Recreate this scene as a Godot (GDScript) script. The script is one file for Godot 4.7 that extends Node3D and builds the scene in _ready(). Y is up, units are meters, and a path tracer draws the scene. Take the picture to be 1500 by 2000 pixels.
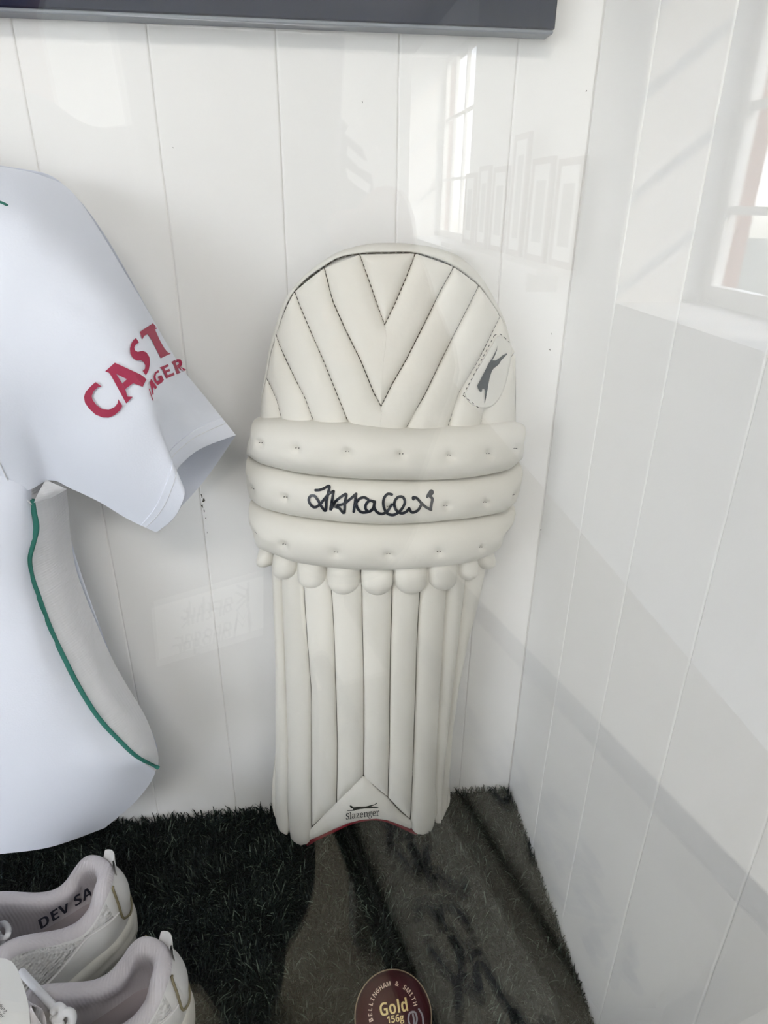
extends Node3D
# A display case seen through its glass front: a batting pad leaning in the corner, a shirt, shoes and a ball on dark turf.
# World: the corner of the case is x = 0, z = 0; y = 0 is the top of the turf pile; the glass front is the plane z = GLASS.

const F := 1301.7
const GLASS := 0.5
var eye := Vector3(-0.2579, 0.7301, 0.6505)
var look := Basis(Vector3.UP, -0.1208) * Basis(Vector3.RIGHT, -0.4365) * Basis(Vector3.BACK, 0.012)
var M := {}
var rng := RandomNumberGenerator.new()
var taken := {}

# ------------------------------------------------------------------ helpers
func V(s: String) -> PackedVector2Array:
	var out := PackedVector2Array()
	for w in s.split(" ", false):
		var p = w.split(",")
		out.append(Vector2(float(p[0]), float(p[1])))
	return out

func V3(s: String) -> Array:
	var out := []
	for w in s.split(" ", false):
		var p = w.split(",")
		out.append(Vector3(float(p[0]), float(p[1]), float(p[2])))
	return out

func zoomed(a: PackedVector2Array, ox: float, oy: float, k: float) -> PackedVector2Array:
	var out := PackedVector2Array()
	for p in a:
		out.append(Vector2(ox + p.x / k, oy + p.y / k))
	return out

func ray(px: float, py: float) -> Vector3:
	return look * Vector3((px - 750.0) / F, -(py - 1000.0) / F, -1.0)

func at_z(px: float, py: float, z: float) -> Vector3:
	var d := ray(px, py)
	return eye + d * ((z - eye.z) / d.z)

func at_y(px: float, py: float, y: float) -> Vector3:
	var d := ray(px, py)
	return eye + d * ((y - eye.y) / d.y)

func numbered(called: String) -> String:
	if not taken.has(called):
		taken[called] = 0
		return called
	taken[called] += 1
	return "%s_%03d" % [called, taken[called]]

func thing(called: String, label: String, category: String, at := Vector3.ZERO, group := "") -> Node3D:
	var o := Node3D.new()
	o.name = numbered(called)
	o.position = at
	add_child(o)
	o.set_meta("label", label)
	o.set_meta("category", category)
	if group != "":
		o.set_meta("group", group)
	return o

func structure(called: String, label: String) -> Node3D:
	var o := Node3D.new()
	o.name = numbered(called)
	add_child(o)
	o.set_meta("kind", "structure")
	o.set_meta("label", label)
	o.set_meta("category", called.split("_")[0])
	return o

func obj(called: String, mesh: Mesh, mat: Material, parent: Node3D, label := "") -> MeshInstance3D:
	var o := MeshInstance3D.new()
	o.name = called
	o.mesh = mesh
	o.material_override = mat
	parent.add_child(o, true)
	if label != "":
		o.set_meta("label", label)
	return o

func st_new() -> SurfaceTool:
	var st := SurfaceTool.new()
	st.begin(Mesh.PRIMITIVE_TRIANGLES)
	st.set_smooth_group(-1)
	return st

func done(st: SurfaceTool) -> ArrayMesh:
	st.generate_normals()
	return st.commit()

func tri(st: SurfaceTool, a: Vector3, b: Vector3, c: Vector3) -> void:
	st.add_vertex(a); st.add_vertex(b); st.add_vertex(c)

# a smooth grid of points as an indexed ArrayMesh surface; rows of equal length
func grid_arrays(rows: Array, flip := false, uvs := []) -> Array:
	var n := rows.size()
	var m: int = rows[0].size()
	var pos := PackedVector3Array()
	for r in rows:
		pos.append_array(PackedVector3Array(r))
	var nor := PackedVector3Array()
	nor.resize(pos.size())
	var idx := PackedInt32Array()
	for i in n - 1:
		for j in m - 1:
			var a := i * m + j
			var q := [a, a + 1, a + m + 1, a, a + m + 1, a + m] if flip else [a, a + m + 1, a + 1, a, a + m, a + m + 1]
			idx.append_array(PackedInt32Array(q))
	for t in range(0, idx.size(), 3):
		var nn := (pos[idx[t + 2]] - pos[idx[t]]).cross(pos[idx[t + 1]] - pos[idx[t]])
		for k in 3:
			nor[idx[t + k]] += nn
	for i in n:   # weld the seam of closed rows and columns
		var a := i * m
		var b := i * m + m - 1
		if pos[a].is_equal_approx(pos[b]):
			var s := nor[a] + nor[b]
			nor[a] = s; nor[b] = s
	for j in m:
		var a := j
		var b := (n - 1) * m + j
		if pos[a].is_equal_approx(pos[b]):
			var s := nor[a] + nor[b]
			nor[a] = s; nor[b] = s
	for k in nor.size():
		nor[k] = nor[k].normalized() if nor[k].length() > 1e-12 else Vector3.UP
	var arr := []
	arr.resize(Mesh.ARRAY_MAX)
	arr[Mesh.ARRAY_VERTEX] = pos
	arr[Mesh.ARRAY_NORMAL] = nor
	arr[Mesh.ARRAY_INDEX] = idx
	return arr

func joined_mesh(list: Array) -> ArrayMesh:   # several grids as one surface
	var pos := PackedVector3Array()
	var nor := PackedVector3Array()
	var idx := PackedInt32Array()
	for a in list:
		var base := pos.size()
		pos.append_array(a[Mesh.ARRAY_VERTEX])
		nor.append_array(a[Mesh.ARRAY_NORMAL])
		for k in a[Mesh.ARRAY_INDEX]:
			idx.append(base + k)
	var arr := []
	arr.resize(Mesh.ARRAY_MAX)
	arr[Mesh.ARRAY_VERTEX] = pos
	arr[Mesh.ARRAY_NORMAL] = nor
	arr[Mesh.ARRAY_INDEX] = idx
	var m := ArrayMesh.new()
	m.add_surface_from_arrays(Mesh.PRIMITIVE_TRIANGLES, arr)
	return m

func grid_mesh(rows: Array, flip := false) -> ArrayMesh:
	return joined_mesh([grid_arrays(rows, flip)])

# smooth curve through points, n samples evenly along it
func spl(p: PackedVector2Array, n: int) -> PackedVector2Array:
	var t := [0.0]
	for i in p.size() - 1:
		t.append(t[i] + maxf(p[i].distance_to(p[i + 1]), 1e-6))
	var out := PackedVector2Array()
	var total: float = t[-1]
	var k := 0
	for i in n:
		var s := total * i / (n - 1.0)
		while k < p.size() - 2 and s > t[k + 1]:
			k += 1
		var a := p[maxi(k - 1, 0)]
		var d := p[mini(k + 2, p.size() - 1)]
		var ta: float = t[maxi(k - 1, 0)] if k > 0 else -1.0
		var td: float = t[k + 2] if k + 2 < p.size() else t[k + 1] + 1.0
		if k == 0:
			a = p[0] - (p[1] - p[0]) * (1.0 / maxf(t[1], 1e-6))
		if k + 2 >= p.size():
			d = p[-1] + (p[-1] - p[-2]) * (1.0 / maxf(t[-1] - t[-2], 1e-6))
		var w: float = (s - t[k]) / (t[k + 1] - t[k])
		out.append(p[k].cubic_interpolate_in_time(p[k + 1], a, d, w, t[k + 1] - t[k], ta - t[k], td - t[k]))
	return out

func spl3(p: Array, n: int) -> Array:
	var out := []
	for i in n:
		var s := (p.size() - 1.0) * i / (n - 1.0)
		var k := mini(int(s), p.size() - 2)
		var a: Vector3 = p[maxi(k - 1, 0)]
		var d: Vector3 = p[mini(k + 2, p.size() - 1)]
		out.append(p[k].cubic_interpolate(p[k + 1], a, d, s - k))
	return out

func tube(path: Array, r: float, sides := 8, closed := false) -> Array:
	var rows := []
	var up := Vector3.UP
	for i in path.size():
		var a: Vector3 = path[maxi(i - 1, 0)]
		var b: Vector3 = path[mini(i + 1, path.size() - 1)]
		if closed and (i == 0 or i == path.size() - 1):
			a = path[path.size() - 2]; b = path[1]
		var d := (b - a).normalized()
		if i == 0 and absf(d.dot(up)) > 0.9:
			up = Vector3.RIGHT
		var x := up.cross(d).normalized()
		up = d.cross(x).normalized()
		var row := []
		var rr := r
		for k in sides + 1:
			var g := TAU * k / sides
			row.append(path[i] + (x * cos(g) + up * sin(g)) * rr)
		if not closed and i == 0:
			rows.append(dup_row(path[i], sides + 1))
		rows.append(row)
		if not closed and i == path.size() - 1:
			rows.append(dup_row(path[i], sides + 1))
	return grid_arrays(rows)

func dup_row(p: Vector3, n: int) -> Array:
	var r := []
	for k in n:
		r.append(p)
	return r

func tube_mesh(path: Array, r: float, sides := 8, closed := false) -> ArrayMesh:
	return joined_mesh([tube(path, r, sides, closed)])

# a box with bevelled edges
func bevel_box(lo: Vector3, hi: Vector3, b := 0.001) -> ArrayMesh:
	var st := st_new()
	st.set_smooth_group(-1)
	var c := (lo + hi) / 2.0
	var h := (hi - lo) / 2.0
	b = minf(b, minf(h.x, minf(h.y, h.z)) * 0.9)
	var faces := []
	for ax in 3:
		for s in [-1.0, 1.0]:
			var u := (ax + 1) % 3
			var v := (ax + 2) % 3
			var q := []
			for e in [[-1, -1], [1, -1], [1, 1], [-1, 1]]:
				var p := Vector3.ZERO
				p[ax] = s * h[ax]
				p[u] = e[0] * (h[u] - b)
				p[v] = e[1] * (h[v] - b)
				q.append(c + p)
			faces.append(q)
	for a in 3:   # the bevel along each edge
		var u := (a + 1) % 3
		var v := (a + 2) % 3
		for s in [-1.0, 1.0]:
			for t in [-1.0, 1.0]:
				var q := []
				for e in [[-1, 0], [1, 0], [1, 1], [-1, 1]]:
					var p := Vector3.ZERO
					p[a] = e[0] * (h[a] - b)
					p[u] = s * (h[u] - (b if e[1] == 0 else 0.0))
					p[v] = t * (h[v] - (b if e[1] == 1 else 0.0))
					q.append(c + p)
				faces.append(q)
	for q in faces:
		var mid: Vector3 = (q[0] + q[1] + q[2] + q[3]) / 4.0
		var nn: Vector3 = (q[2] - q[0]).cross(q[1] - q[0])
		if nn.dot(mid - c) < 0:
			q.reverse()
		tri(st, q[0], q[1], q[2]); tri(st, q[0], q[2], q[3])
	for sx in [-1.0, 1.0]:
		for sy in [-1.0, 1.0]:
			for sz in [-1.0, 1.0]:
				var p1 := c + Vector3(sx * h.x, sy * (h.y - b), sz * (h.z - b))
				var p2 := c + Vector3(sx * (h.x - b), sy * h.y, sz * (h.z - b))
				var p3 := c + Vector3(sx * (h.x - b), sy * (h.y - b), sz * h.z)
				if (p3 - p1).cross(p2 - p1).dot(p1 - c) > 0: tri(st, p1, p2, p3)
				else: tri(st, p1, p3, p2)
	return done(st)

func bx(called: String, lo: Vector3, hi: Vector3, mat: Material, parent: Node3D, b := 0.002) -> MeshInstance3D:
	return obj(called, bevel_box(lo, hi, b), mat, parent)

# flat outline triangulated, split finer, every point sent through `put`
func print_mesh(polys: Array, put: Callable, splits := 1) -> ArrayMesh:
	var st := st_new()
	var cache := {}
	for poly in polys:
		var ix := Geometry2D.triangulate_polygon(poly)
		var tris := []
		for k in range(0, ix.size(), 3):
			tris.append([poly[ix[k]], poly[ix[k + 1]], poly[ix[k + 2]]])
		for s in splits:
			var finer := []
			for t in tris:
				var ab: Vector2 = (t[0] + t[1]) / 2.0
				var bc: Vector2 = (t[1] + t[2]) / 2.0
				var ca: Vector2 = (t[2] + t[0]) / 2.0
				finer.append_array([[t[0], ab, ca], [ab, t[1], bc], [ca, bc, t[2]], [ab, bc, ca]])
			tris = finer
		for t in tris:
			for p in t:
				if not cache.has(p):
					cache[p] = put.call(p)
				st.add_vertex(cache[p])
	return done(st)

# lettering: triangles of a TextMesh in its own plane (unit: metres of the given height)
func text_tris(words: String, font_name: String, bold: bool, height: float) -> PackedVector2Array:
	var f := SystemFont.new()
	f.font_names = PackedStringArray([font_name])
	f.font_weight = 700 if bold else 400
	var tm := TextMesh.new()
	tm.font = f
	tm.text = words
	tm.font_size = 64
	tm.pixel_size = height / 64.0
	tm.depth = 0.0
	tm.curve_step = 2.0
	var out := PackedVector2Array()
	var a := tm.get_mesh_arrays()
	if a.size() == 0 or a[Mesh.ARRAY_VERTEX] == null:
		return out
	var v: PackedVector3Array = a[Mesh.ARRAY_VERTEX]
	var ix = a[Mesh.ARRAY_INDEX]
	if ix == null:
		for p in v: out.append(Vector2(p.x, p.y))
	else:
		for k in ix: out.append(Vector2(v[k].x, v[k].y))
	return out

func put_tris(tris: PackedVector2Array, put: Callable, longest := 1e9) -> ArrayMesh:
	var polys := []
	for k in range(0, tris.size(), 3):
		polys.append(PackedVector2Array([tris[k], tris[k + 1], tris[k + 2]]))
	var st := st_new()
	for t in polys:
		var todo := [t]
		while todo.size():
			var q: PackedVector2Array = todo.pop_back()
			var far := 0
			for k in 3:
				if q[k].distance_to(q[(k + 1) % 3]) > q[far].distance_to(q[(far + 1) % 3]): far = k
			var a := q[far]
			var b := q[(far + 1) % 3]
			var c := q[(far + 2) % 3]
			if a.distance_to(b) > longest:
				var m := (a + b) / 2.0
				todo.append(PackedVector2Array([a, m, c])); todo.append(PackedVector2Array([m, b, c]))
			else:
				for p in q: st.add_vertex(put.call(p))
	return done(st)

# a marker stroke: a flat ribbon along a pixel path, sent through `put`
func stroke_polys(path: PackedVector2Array, w: float) -> Array:
	var out := []
	var n := path.size()
	var left := PackedVector2Array()
	var right := PackedVector2Array()
	for i in n:
		var d := (path[mini(i + 1, n - 1)] - path[maxi(i - 1, 0)]).normalized()
		var s := Vector2(-d.y, d.x) * w / 2.0
		left.append(path[i] + s); right.append(path[i] - s)
	for i in n - 1:
		out.append([left[i], left[i + 1], right[i + 1]])
		out.append([left[i], right[i + 1], right[i]])
	for e in [path[0], path[n - 1]]:
		for k in 8:
			var a := TAU * k / 8.0
			var b := TAU * (k + 1) / 8.0
			out.append([e, e + Vector2(cos(a), sin(a)) * w / 2.0, e + Vector2(cos(b), sin(b)) * w / 2.0])
	return out

func strokes_mesh(paths: Array, w: float, put: Callable, smooth := 0) -> ArrayMesh:
	var st := st_new()
	for p in paths:
		var q: PackedVector2Array = spl(p, smooth * (p.size() - 1) + 1) if smooth else p
		for t in stroke_polys(q, w):
			for c in t:
				st.add_vertex(put.call(c))
	return done(st)

# ------------------------------------------------------------------ materials
func noise_tex(freq: float, size := 256, octaves := 4, cellular := false, seed_ := 1) -> NoiseTexture2D:
	var n := FastNoiseLite.new()
	n.seed = seed_
	n.noise_type = FastNoiseLite.TYPE_CELLULAR if cellular else FastNoiseLite.TYPE_SIMPLEX_SMOOTH
	n.frequency = freq
	n.fractal_octaves = octaves
	var t := NoiseTexture2D.new()
	t.width = size; t.height = size
	t.seamless = true
	t.noise = n
	return t

func rib_tex(nx: int, ny: int) -> ImageTexture:   # fine knit ribs
	var im := Image.create(128, 128, false, Image.FORMAT_RGB8)
	for y in 128:
		for x in 128:
			var g := 0.5 + 0.25 * sin(TAU * x * nx / 128.0) + 0.25 * sin(TAU * y * ny / 128.0)
			im.set_pixel(x, y, Color(g, g, g))
	return ImageTexture.create_from_image(im)

func mat(called: String, c: Color, rough: float, spec := 0.5) -> StandardMaterial3D:
	var m := StandardMaterial3D.new()
	m.resource_name = called
	m.albedo_color = c
	m.roughness = rough
	m.metallic_specular = spec
	M[called] = m
	return m

func bumpy(m: StandardMaterial3D, t: Texture2D, cm: float, scale: float) -> void:
	m.heightmap_enabled = true
	m.heightmap_texture = t
	m.heightmap_scale = cm
	m.uv1_triplanar = true
	m.uv1_scale = Vector3.ONE * scale

func materials() -> void:
	bumpy(mat("paint", Color(0.945, 0.941, 0.932), 0.5, 0.4), noise_tex(0.02, 256, 4), 0.02, 4.0)
	mat("backing", Color(0.80, 0.79, 0.77), 0.8)
	bumpy(mat("leather", Color(0.888, 0.876, 0.84), 0.5, 0.4), noise_tex(0.05, 256, 4, false, 3), 0.012, 12.0)
	mat("leather_rim", Color(0.87, 0.862, 0.83), 0.55, 0.4)
	mat("seam", Color(0.30, 0.285, 0.25), 0.8)
	mat("thread", Color(0.27, 0.255, 0.23), 0.8)
	mat("marker", Color(0.13, 0.15, 0.19), 0.35)
	mat("emblem", Color(0.04, 0.10, 0.10), 0.7, 0.25)
	mat("red_piping", Color(0.50, 0.09, 0.15), 0.5)
	mat("pad_lining", Color(0.20, 0.19, 0.18), 0.9)
	bumpy(mat("jersey", Color(0.91, 0.925, 0.965), 0.85, 0.25), noise_tex(0.08, 256, 3, false, 5), 0.01, 20.0)  # bluish tint puts the blue light on the shirt into the cloth colour
	bumpy(mat("jersey_mesh", Color(0.90, 0.90, 0.91), 0.9, 0.2), rib_tex(8, 16), 0.03, 24.0)
	mat("green", Color(0.16, 0.45, 0.40), 0.7)
	mat("crimson", Color(0.66, 0.18, 0.31), 0.6)
	mat("turf_backing", Color(0.05, 0.06, 0.055), 0.95)
	var tf := mat("turf_blade", Color(1, 1, 1), 0.55, 0.3)
	tf.vertex_color_use_as_albedo = true
	bumpy(mat("shoe", Color(0.89, 0.885, 0.88), 0.5, 0.45), noise_tex(0.06, 256, 3, false, 7), 0.008, 20.0)
	bumpy(mat("shoe_knit", Color(0.86, 0.855, 0.85), 0.85, 0.3), noise_tex(0.06, 256, 1, true, 8), 0.5, 22.0)
	bumpy(mat("shoe_lining", Color(0.84, 0.82, 0.835), 0.9, 0.2), rib_tex(12, 2), 0.06, 30.0)
	mat("insole", Color(0.74, 0.70, 0.71), 0.9)
	mat("sole", Color(0.86, 0.85, 0.82), 0.55)
	mat("gold", Color(0.50, 0.46, 0.34), 0.5)
	mat("ink", Color(0.14, 0.15, 0.22), 0.7)
	mat("lace", Color(0.90, 0.90, 0.91), 0.9)
	mat("ball_leather", Color(0.25, 0.06, 0.09), 0.45, 0.3)
	mat("seam_thread", Color(0.62, 0.55, 0.45), 0.8)
	var gl := mat("gold_print", Color(0.93, 0.83, 0.58), 0.45)
	gl.metallic = 0.1
	mat("ball_print", Color(0.93, 0.83, 0.74), 0.5)
	mat("silver_ink", Color(0.62, 0.60, 0.62), 0.4)
	var nv := mat("navy", Color(0.07, 0.11, 0.20), 0.6, 0.25)
	nv.metallic = 0.0
	mat("frame_lip", Color(0.50, 0.52, 0.55), 0.5)
	var g := mat("glass", Color(1, 1, 1, 0.0), 0.0, 0.5)
	g.transparency = BaseMaterial3D.TRANSPARENCY_ALPHA
	mat("room_paint", Color(0.925, 0.92, 0.908), 0.8, 0.3)
	mat("added_mat_pile", Color(0.50, 0.475, 0.41), 0.95)
	mat("room_floor", Color(0.83, 0.815, 0.78), 0.6, 0.4)
	mat("frame_white", Color(0.90, 0.89, 0.87), 0.5)
	mat("brick", Color(0.62, 0.44, 0.36), 0.9)
	var jk := mat("jacket", Color(0.10, 0.115, 0.16), 0.75, 0.3)
	jk.rim_enabled = true
	jk.rim = 0.2
	mat("trousers", Color(0.12, 0.12, 0.13), 0.9)
	mat("skin", Color(0.55, 0.38, 0.29), 0.55)
	mat("hair", Color(0.07, 0.06, 0.05), 0.6)
	mat("eye", Color(0.75, 0.73, 0.70), 0.2)
	mat("stripe", Color(0.93, 0.93, 0.93), 0.7)
	mat("paper", Color(0.93, 0.93, 0.92), 0.8)
	mat("pen", Color(0.16, 0.16, 0.20), 0.6)
	mat("phone", Color(0.05, 0.05, 0.06), 0.2)
	var me := mat("metal", Color(0.75, 0.75, 0.78), 0.25)
	me.metallic = 1.0
	mat("table", Color(0.48, 0.47, 0.43), 0.6)
	mat("rail", Color(0.10, 0.10, 0.10), 0.6)
	mat("willow", Color(0.55, 0.545, 0.505), 0.6)
	mat("wood", Color(0.45, 0.37, 0.30), 0.6)
	var lg := mat("unseen_lamp_glow", Color(0.95, 0.95, 0.93), 0.6)  # low glow for the diffuser of the unseen ceiling panel
	lg.emission_enabled = true
	lg.emission = Color(1.0, 0.98, 0.95)
	lg.emission_energy_multiplier = 0.06
	mat("ground", Color(0.42, 0.42, 0.36), 1.0)

# ------------------------------------------------------------------ main
func _ready() -> void:
	rng.seed = 7
	camera_and_light()
	materials()
	case_shell()
	room()
	turf()
	pad()
	shirt()
	shoes()
	ball()
	picture()
	person()
	exhibits()

func camera_and_light() -> void:
	var cam := Camera3D.new()
	cam.name = "camera"
	cam.transform = Transform3D(look, eye)
	cam.fov = rad_to_deg(2.0 * atan(1000.0 / F))
	cam.near = 0.01
	cam.far = 200.0
	add_child(cam)
	var sky := ProceduralSkyMaterial.new()
	sky.sky_top_color = Color(0.80, 0.85, 0.93)
	sky.sky_horizon_color = Color(0.955, 0.955, 0.95)
	sky.ground_horizon_color = Color(0.80, 0.80, 0.78)
	sky.ground_bottom_color = Color(0.55, 0.55, 0.50)
	sky.sky_energy_multiplier = 1.0
	var sun := DirectionalLight3D.new()
	sun.name = "sun"
	sun.light_color = Color(1.0, 0.95, 0.86)
	sun.light_energy = 0.17
	sun.light_angular_distance = 0.6
	sun.shadow_enabled = true
	sun.look_at_from_position(Vector3(4.0, 3.2, -3.4), Vector3.ZERO)
	add_child(sun)
	# unseen ceiling panel, placed to light the case from above and in front
	var lamp := AreaLight3D.new()
	lamp.name = "unseen_ceiling_panel"
	lamp.area_size = Vector2(1.2, 0.6)
	lamp.light_color = Color(1.0, 0.985, 0.96)
	lamp.light_energy = 0.30
	lamp.area_range = 12.0
	lamp.shadow_enabled = true
	lamp.transform = Transform3D(Basis(Vector3.RIGHT, -PI / 2), Vector3(-0.6, 2.31, 2.3))
	add_child(lamp)
	var e := Environment.new()
	e.background_mode = Environment.BG_SKY
	e.sky = Sky.new()
	e.sky.sky_material = sky
	e.tonemap_mode = Environment.TONE_MAPPER_LINEAR
	e.tonemap_exposure = 12.0
	e.sdfgi_enabled = true
	e.ssao_enabled = true
	e.ssil_enabled = true
	var we := WorldEnvironment.new()
	we.name = "environment"
	we.environment = e
	add_child(we)

# ------------------------------------------------------------------ the case
# one painted board: face towards +n, edges chamfered and a little uneven; a..b across, y0..y1 up
func board_mesh(a: float, b: float, y0: float, y1: float, thick: float, place: Callable) -> ArrayMesh:
	var n := FastNoiseLite.new()
	n.seed = rng.randi()
	n.frequency = 6.0
	var rows := []
	var seg := 48
	for i in seg + 1:
		var y := lerpf(y0, y1, i / float(seg))
		var j0 := n.get_noise_2d(y * 12.0, 0.0) * 0.0007
		var j1 := n.get_noise_2d(y * 12.0, 9.0) * 0.0007
		var g := 0.0002
		var c := 0.0013
		var row := []
		for p in [[a + g, -thick], [a + g, -c], [a + g + c * 0.35 + j0, -c * 0.3], [a + g + c * 1.4 + j0, 0.0], [lerpf(a, b, 0.3), 0.0], [lerpf(a, b, 0.7), 0.0], [b - g - c * 1.4 + j1, 0.0], [b - g - c * 0.35 + j1, -c * 0.3], [b - g, -c], [b - g, -thick]]:
			row.append(place.call(p[0], y, p[1]))
		rows.append(row)
	return grid_mesh(rows)

func case_shell() -> void:
	var wb := structure("wall_back", "white painted tongue and groove board wall at the back of the case")
	bx("backing", Vector3(-1.45, -0.06, -0.05), Vector3(0.05, 1.5, -0.0012), M.paint, wb)
	var x := 0.0
	var w := 0.0708
	while x > -1.40:
		obj("board", board_mesh(x - w, x, -0.05, 1.45, 0.011, func(u, y, d): return Vector3(u, y, d)), M.paint, wb)
		x -= w
		w = 0.1
	var wr := structure("wall_right", "white painted board side wall on the right of the case")
	bx("backing", Vector3(0.0012, -0.06, -0.02), Vector3(0.06, 1.5, GLASS + 0.02), M.paint, wr)
	var z := 0.0
	w = 0.1012
	while z < GLASS:
		var e := minf(z + w, GLASS)
		obj("board", board_mesh(z, e, -0.05, 1.45, 0.011, func(u, y, d): return Vector3(-d, y, u)), M.paint, wr)
		z += w
		w = 0.1001
	var chips := st_new()
	for c in V3("394,968,3.5 397,978,4.5 395,988,4.0 399,998,3.5 402,1012,2.0 405,1040,1.6 708,199,2.2 1145,178,2.0 1074,683,2.0 1078,652,1.6 1056,1035,1.8 338,288,1.4"):
		for k in 7:
			var a := TAU * k / 7.0
			var b := TAU * (k + 1) / 7.0
			var ra := 0.7 + 0.5 * sin(k * 2.3 + c.x)
			var rb := 0.7 + 0.5 * sin(((k + 1) % 7) * 2.3 + c.x)
			tri(chips, at_z(c.x, c.y, 0.0004), at_z(c.x + cos(a) * c.z * ra * 0.7, c.y + sin(a) * c.z * ra * 1.3, 0.0002), at_z(c.x + cos(b) * c.z * rb * 0.7, c.y + sin(b) * c.z * rb * 1.3, 0.0002))
	var chip := obj("paint_chips", done(chips), M.seam, wb, "small dark chips in the white paint")
	chip.set_meta("kind", "stuff")
	var wl := structure("wall_left", "white board side wall closing the left end of the case")
	bx("backing", Vector3(-1.46, -0.06, -0.02), Vector3(-1.412, 1.5, GLASS + 0.02), M.paint, wl)
	var ce := structure("ceiling", "white board top of the case")
	bx("panel", Vector3(-1.45, 1.45, -0.02), Vector3(0.05, 1.5, GLASS + 0.02), M.paint, ce)
	var fl := structure("floor", "board floor of the case under the turf")
	bx("panel", Vector3(-1.45, -0.07, -0.02), Vector3(0.05, -0.02, GLASS + 0.03), M.backing, fl)
	var gl := structure("window_1", "clear glass front of the display case")
	obj("pane", bevel_box(Vector3(-1.412, -0.02, GLASS), Vector3(0.0, 1.45, GLASS + 0.006), 0.0005), M.glass, gl)

# a wall lying in a plane, with rectangular openings: pieces as boxes. axis 0: wall across x (thickness along x, runs along z); axis 2: thickness along z, runs along x
func pierced(parent: Node3D, called: String, axis: int, t0: float, t1: float, u0: float, u1: float, y0: float, y1: float, holes: Array, m: Material) -> void:
	var cuts := [u0, u1]
	for h in holes:
		cuts.append(h[0]); cuts.append(h[1])
	cuts.sort()
	for k in cuts.size() - 1:
		if cuts[k + 1] - cuts[k] < 1e-5:
			continue
		var mid: float = (cuts[k] + cuts[k + 1]) / 2.0
		var spans := [[y0, y1]]
		for h in holes:
			if mid > h[0] and mid < h[1]:
				spans = [[y0, h[2]], [h[3], y1]]
		for s in spans:
			if s[1] - s[0] < 1e-4:
				continue
			var lo := Vector3(t0, s[0], cuts[k]) if axis == 0 else Vector3(cuts[k], s[0], t0)
			var hi := Vector3(t1, s[1], cuts[k + 1]) if axis == 0 else Vector3(cuts[k + 1], s[1], t1)
			obj(called, bevel_box(lo, hi, 0.0001), m, parent)

func sash(n: int, x: float, z0: float, z1: float, y0: float, y1: float, cols: int, rows: int, label: String, bar := 0.03) -> void:
	var o := structure("window_%d" % n, label)
	var d := 0.025
	bx("stile", Vector3(x - d, y0, z0), Vector3(x + d, y1, z0 + 0.06), M.frame_white, o)
	bx("stile", Vector3(x - d, y0, z1 - 0.06), Vector3(x + d, y1, z1), M.frame_white, o)
	bx("rail", Vector3(x - d, y0, z0 + 0.06), Vector3(x + d, y0 + 0.07, z1 - 0.06), M.frame_white, o)
	bx("rail", Vector3(x - d, y1 - 0.06, z0 + 0.06), Vector3(x + d, y1, z1 - 0.06), M.frame_white, o)
	for k in range(1, cols):
		var z := lerpf(z0, z1, k / float(cols))
		bx("glazing_bar", Vector3(x - 0.018, y0 + 0.07, z - bar / 2), Vector3(x + 0.018, y1 - 0.06, z + bar / 2), M.frame_white, o)
	for k in range(1, rows):
		var y := lerpf(y0, y1, k / float(rows))
		bx("glazing_bar", Vector3(x - 0.015, y - bar / 2, z0 + 0.06), Vector3(x + 0.015, y + bar / 2, z1 - 0.06), M.frame_white, o)
	obj("pane", bevel_box(Vector3(x - 0.002, y0 + 0.05, z0 + 0.05), Vector3(x + 0.002, y1 - 0.05, z1 - 0.05), 0.0005), M.glass, o)

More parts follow.
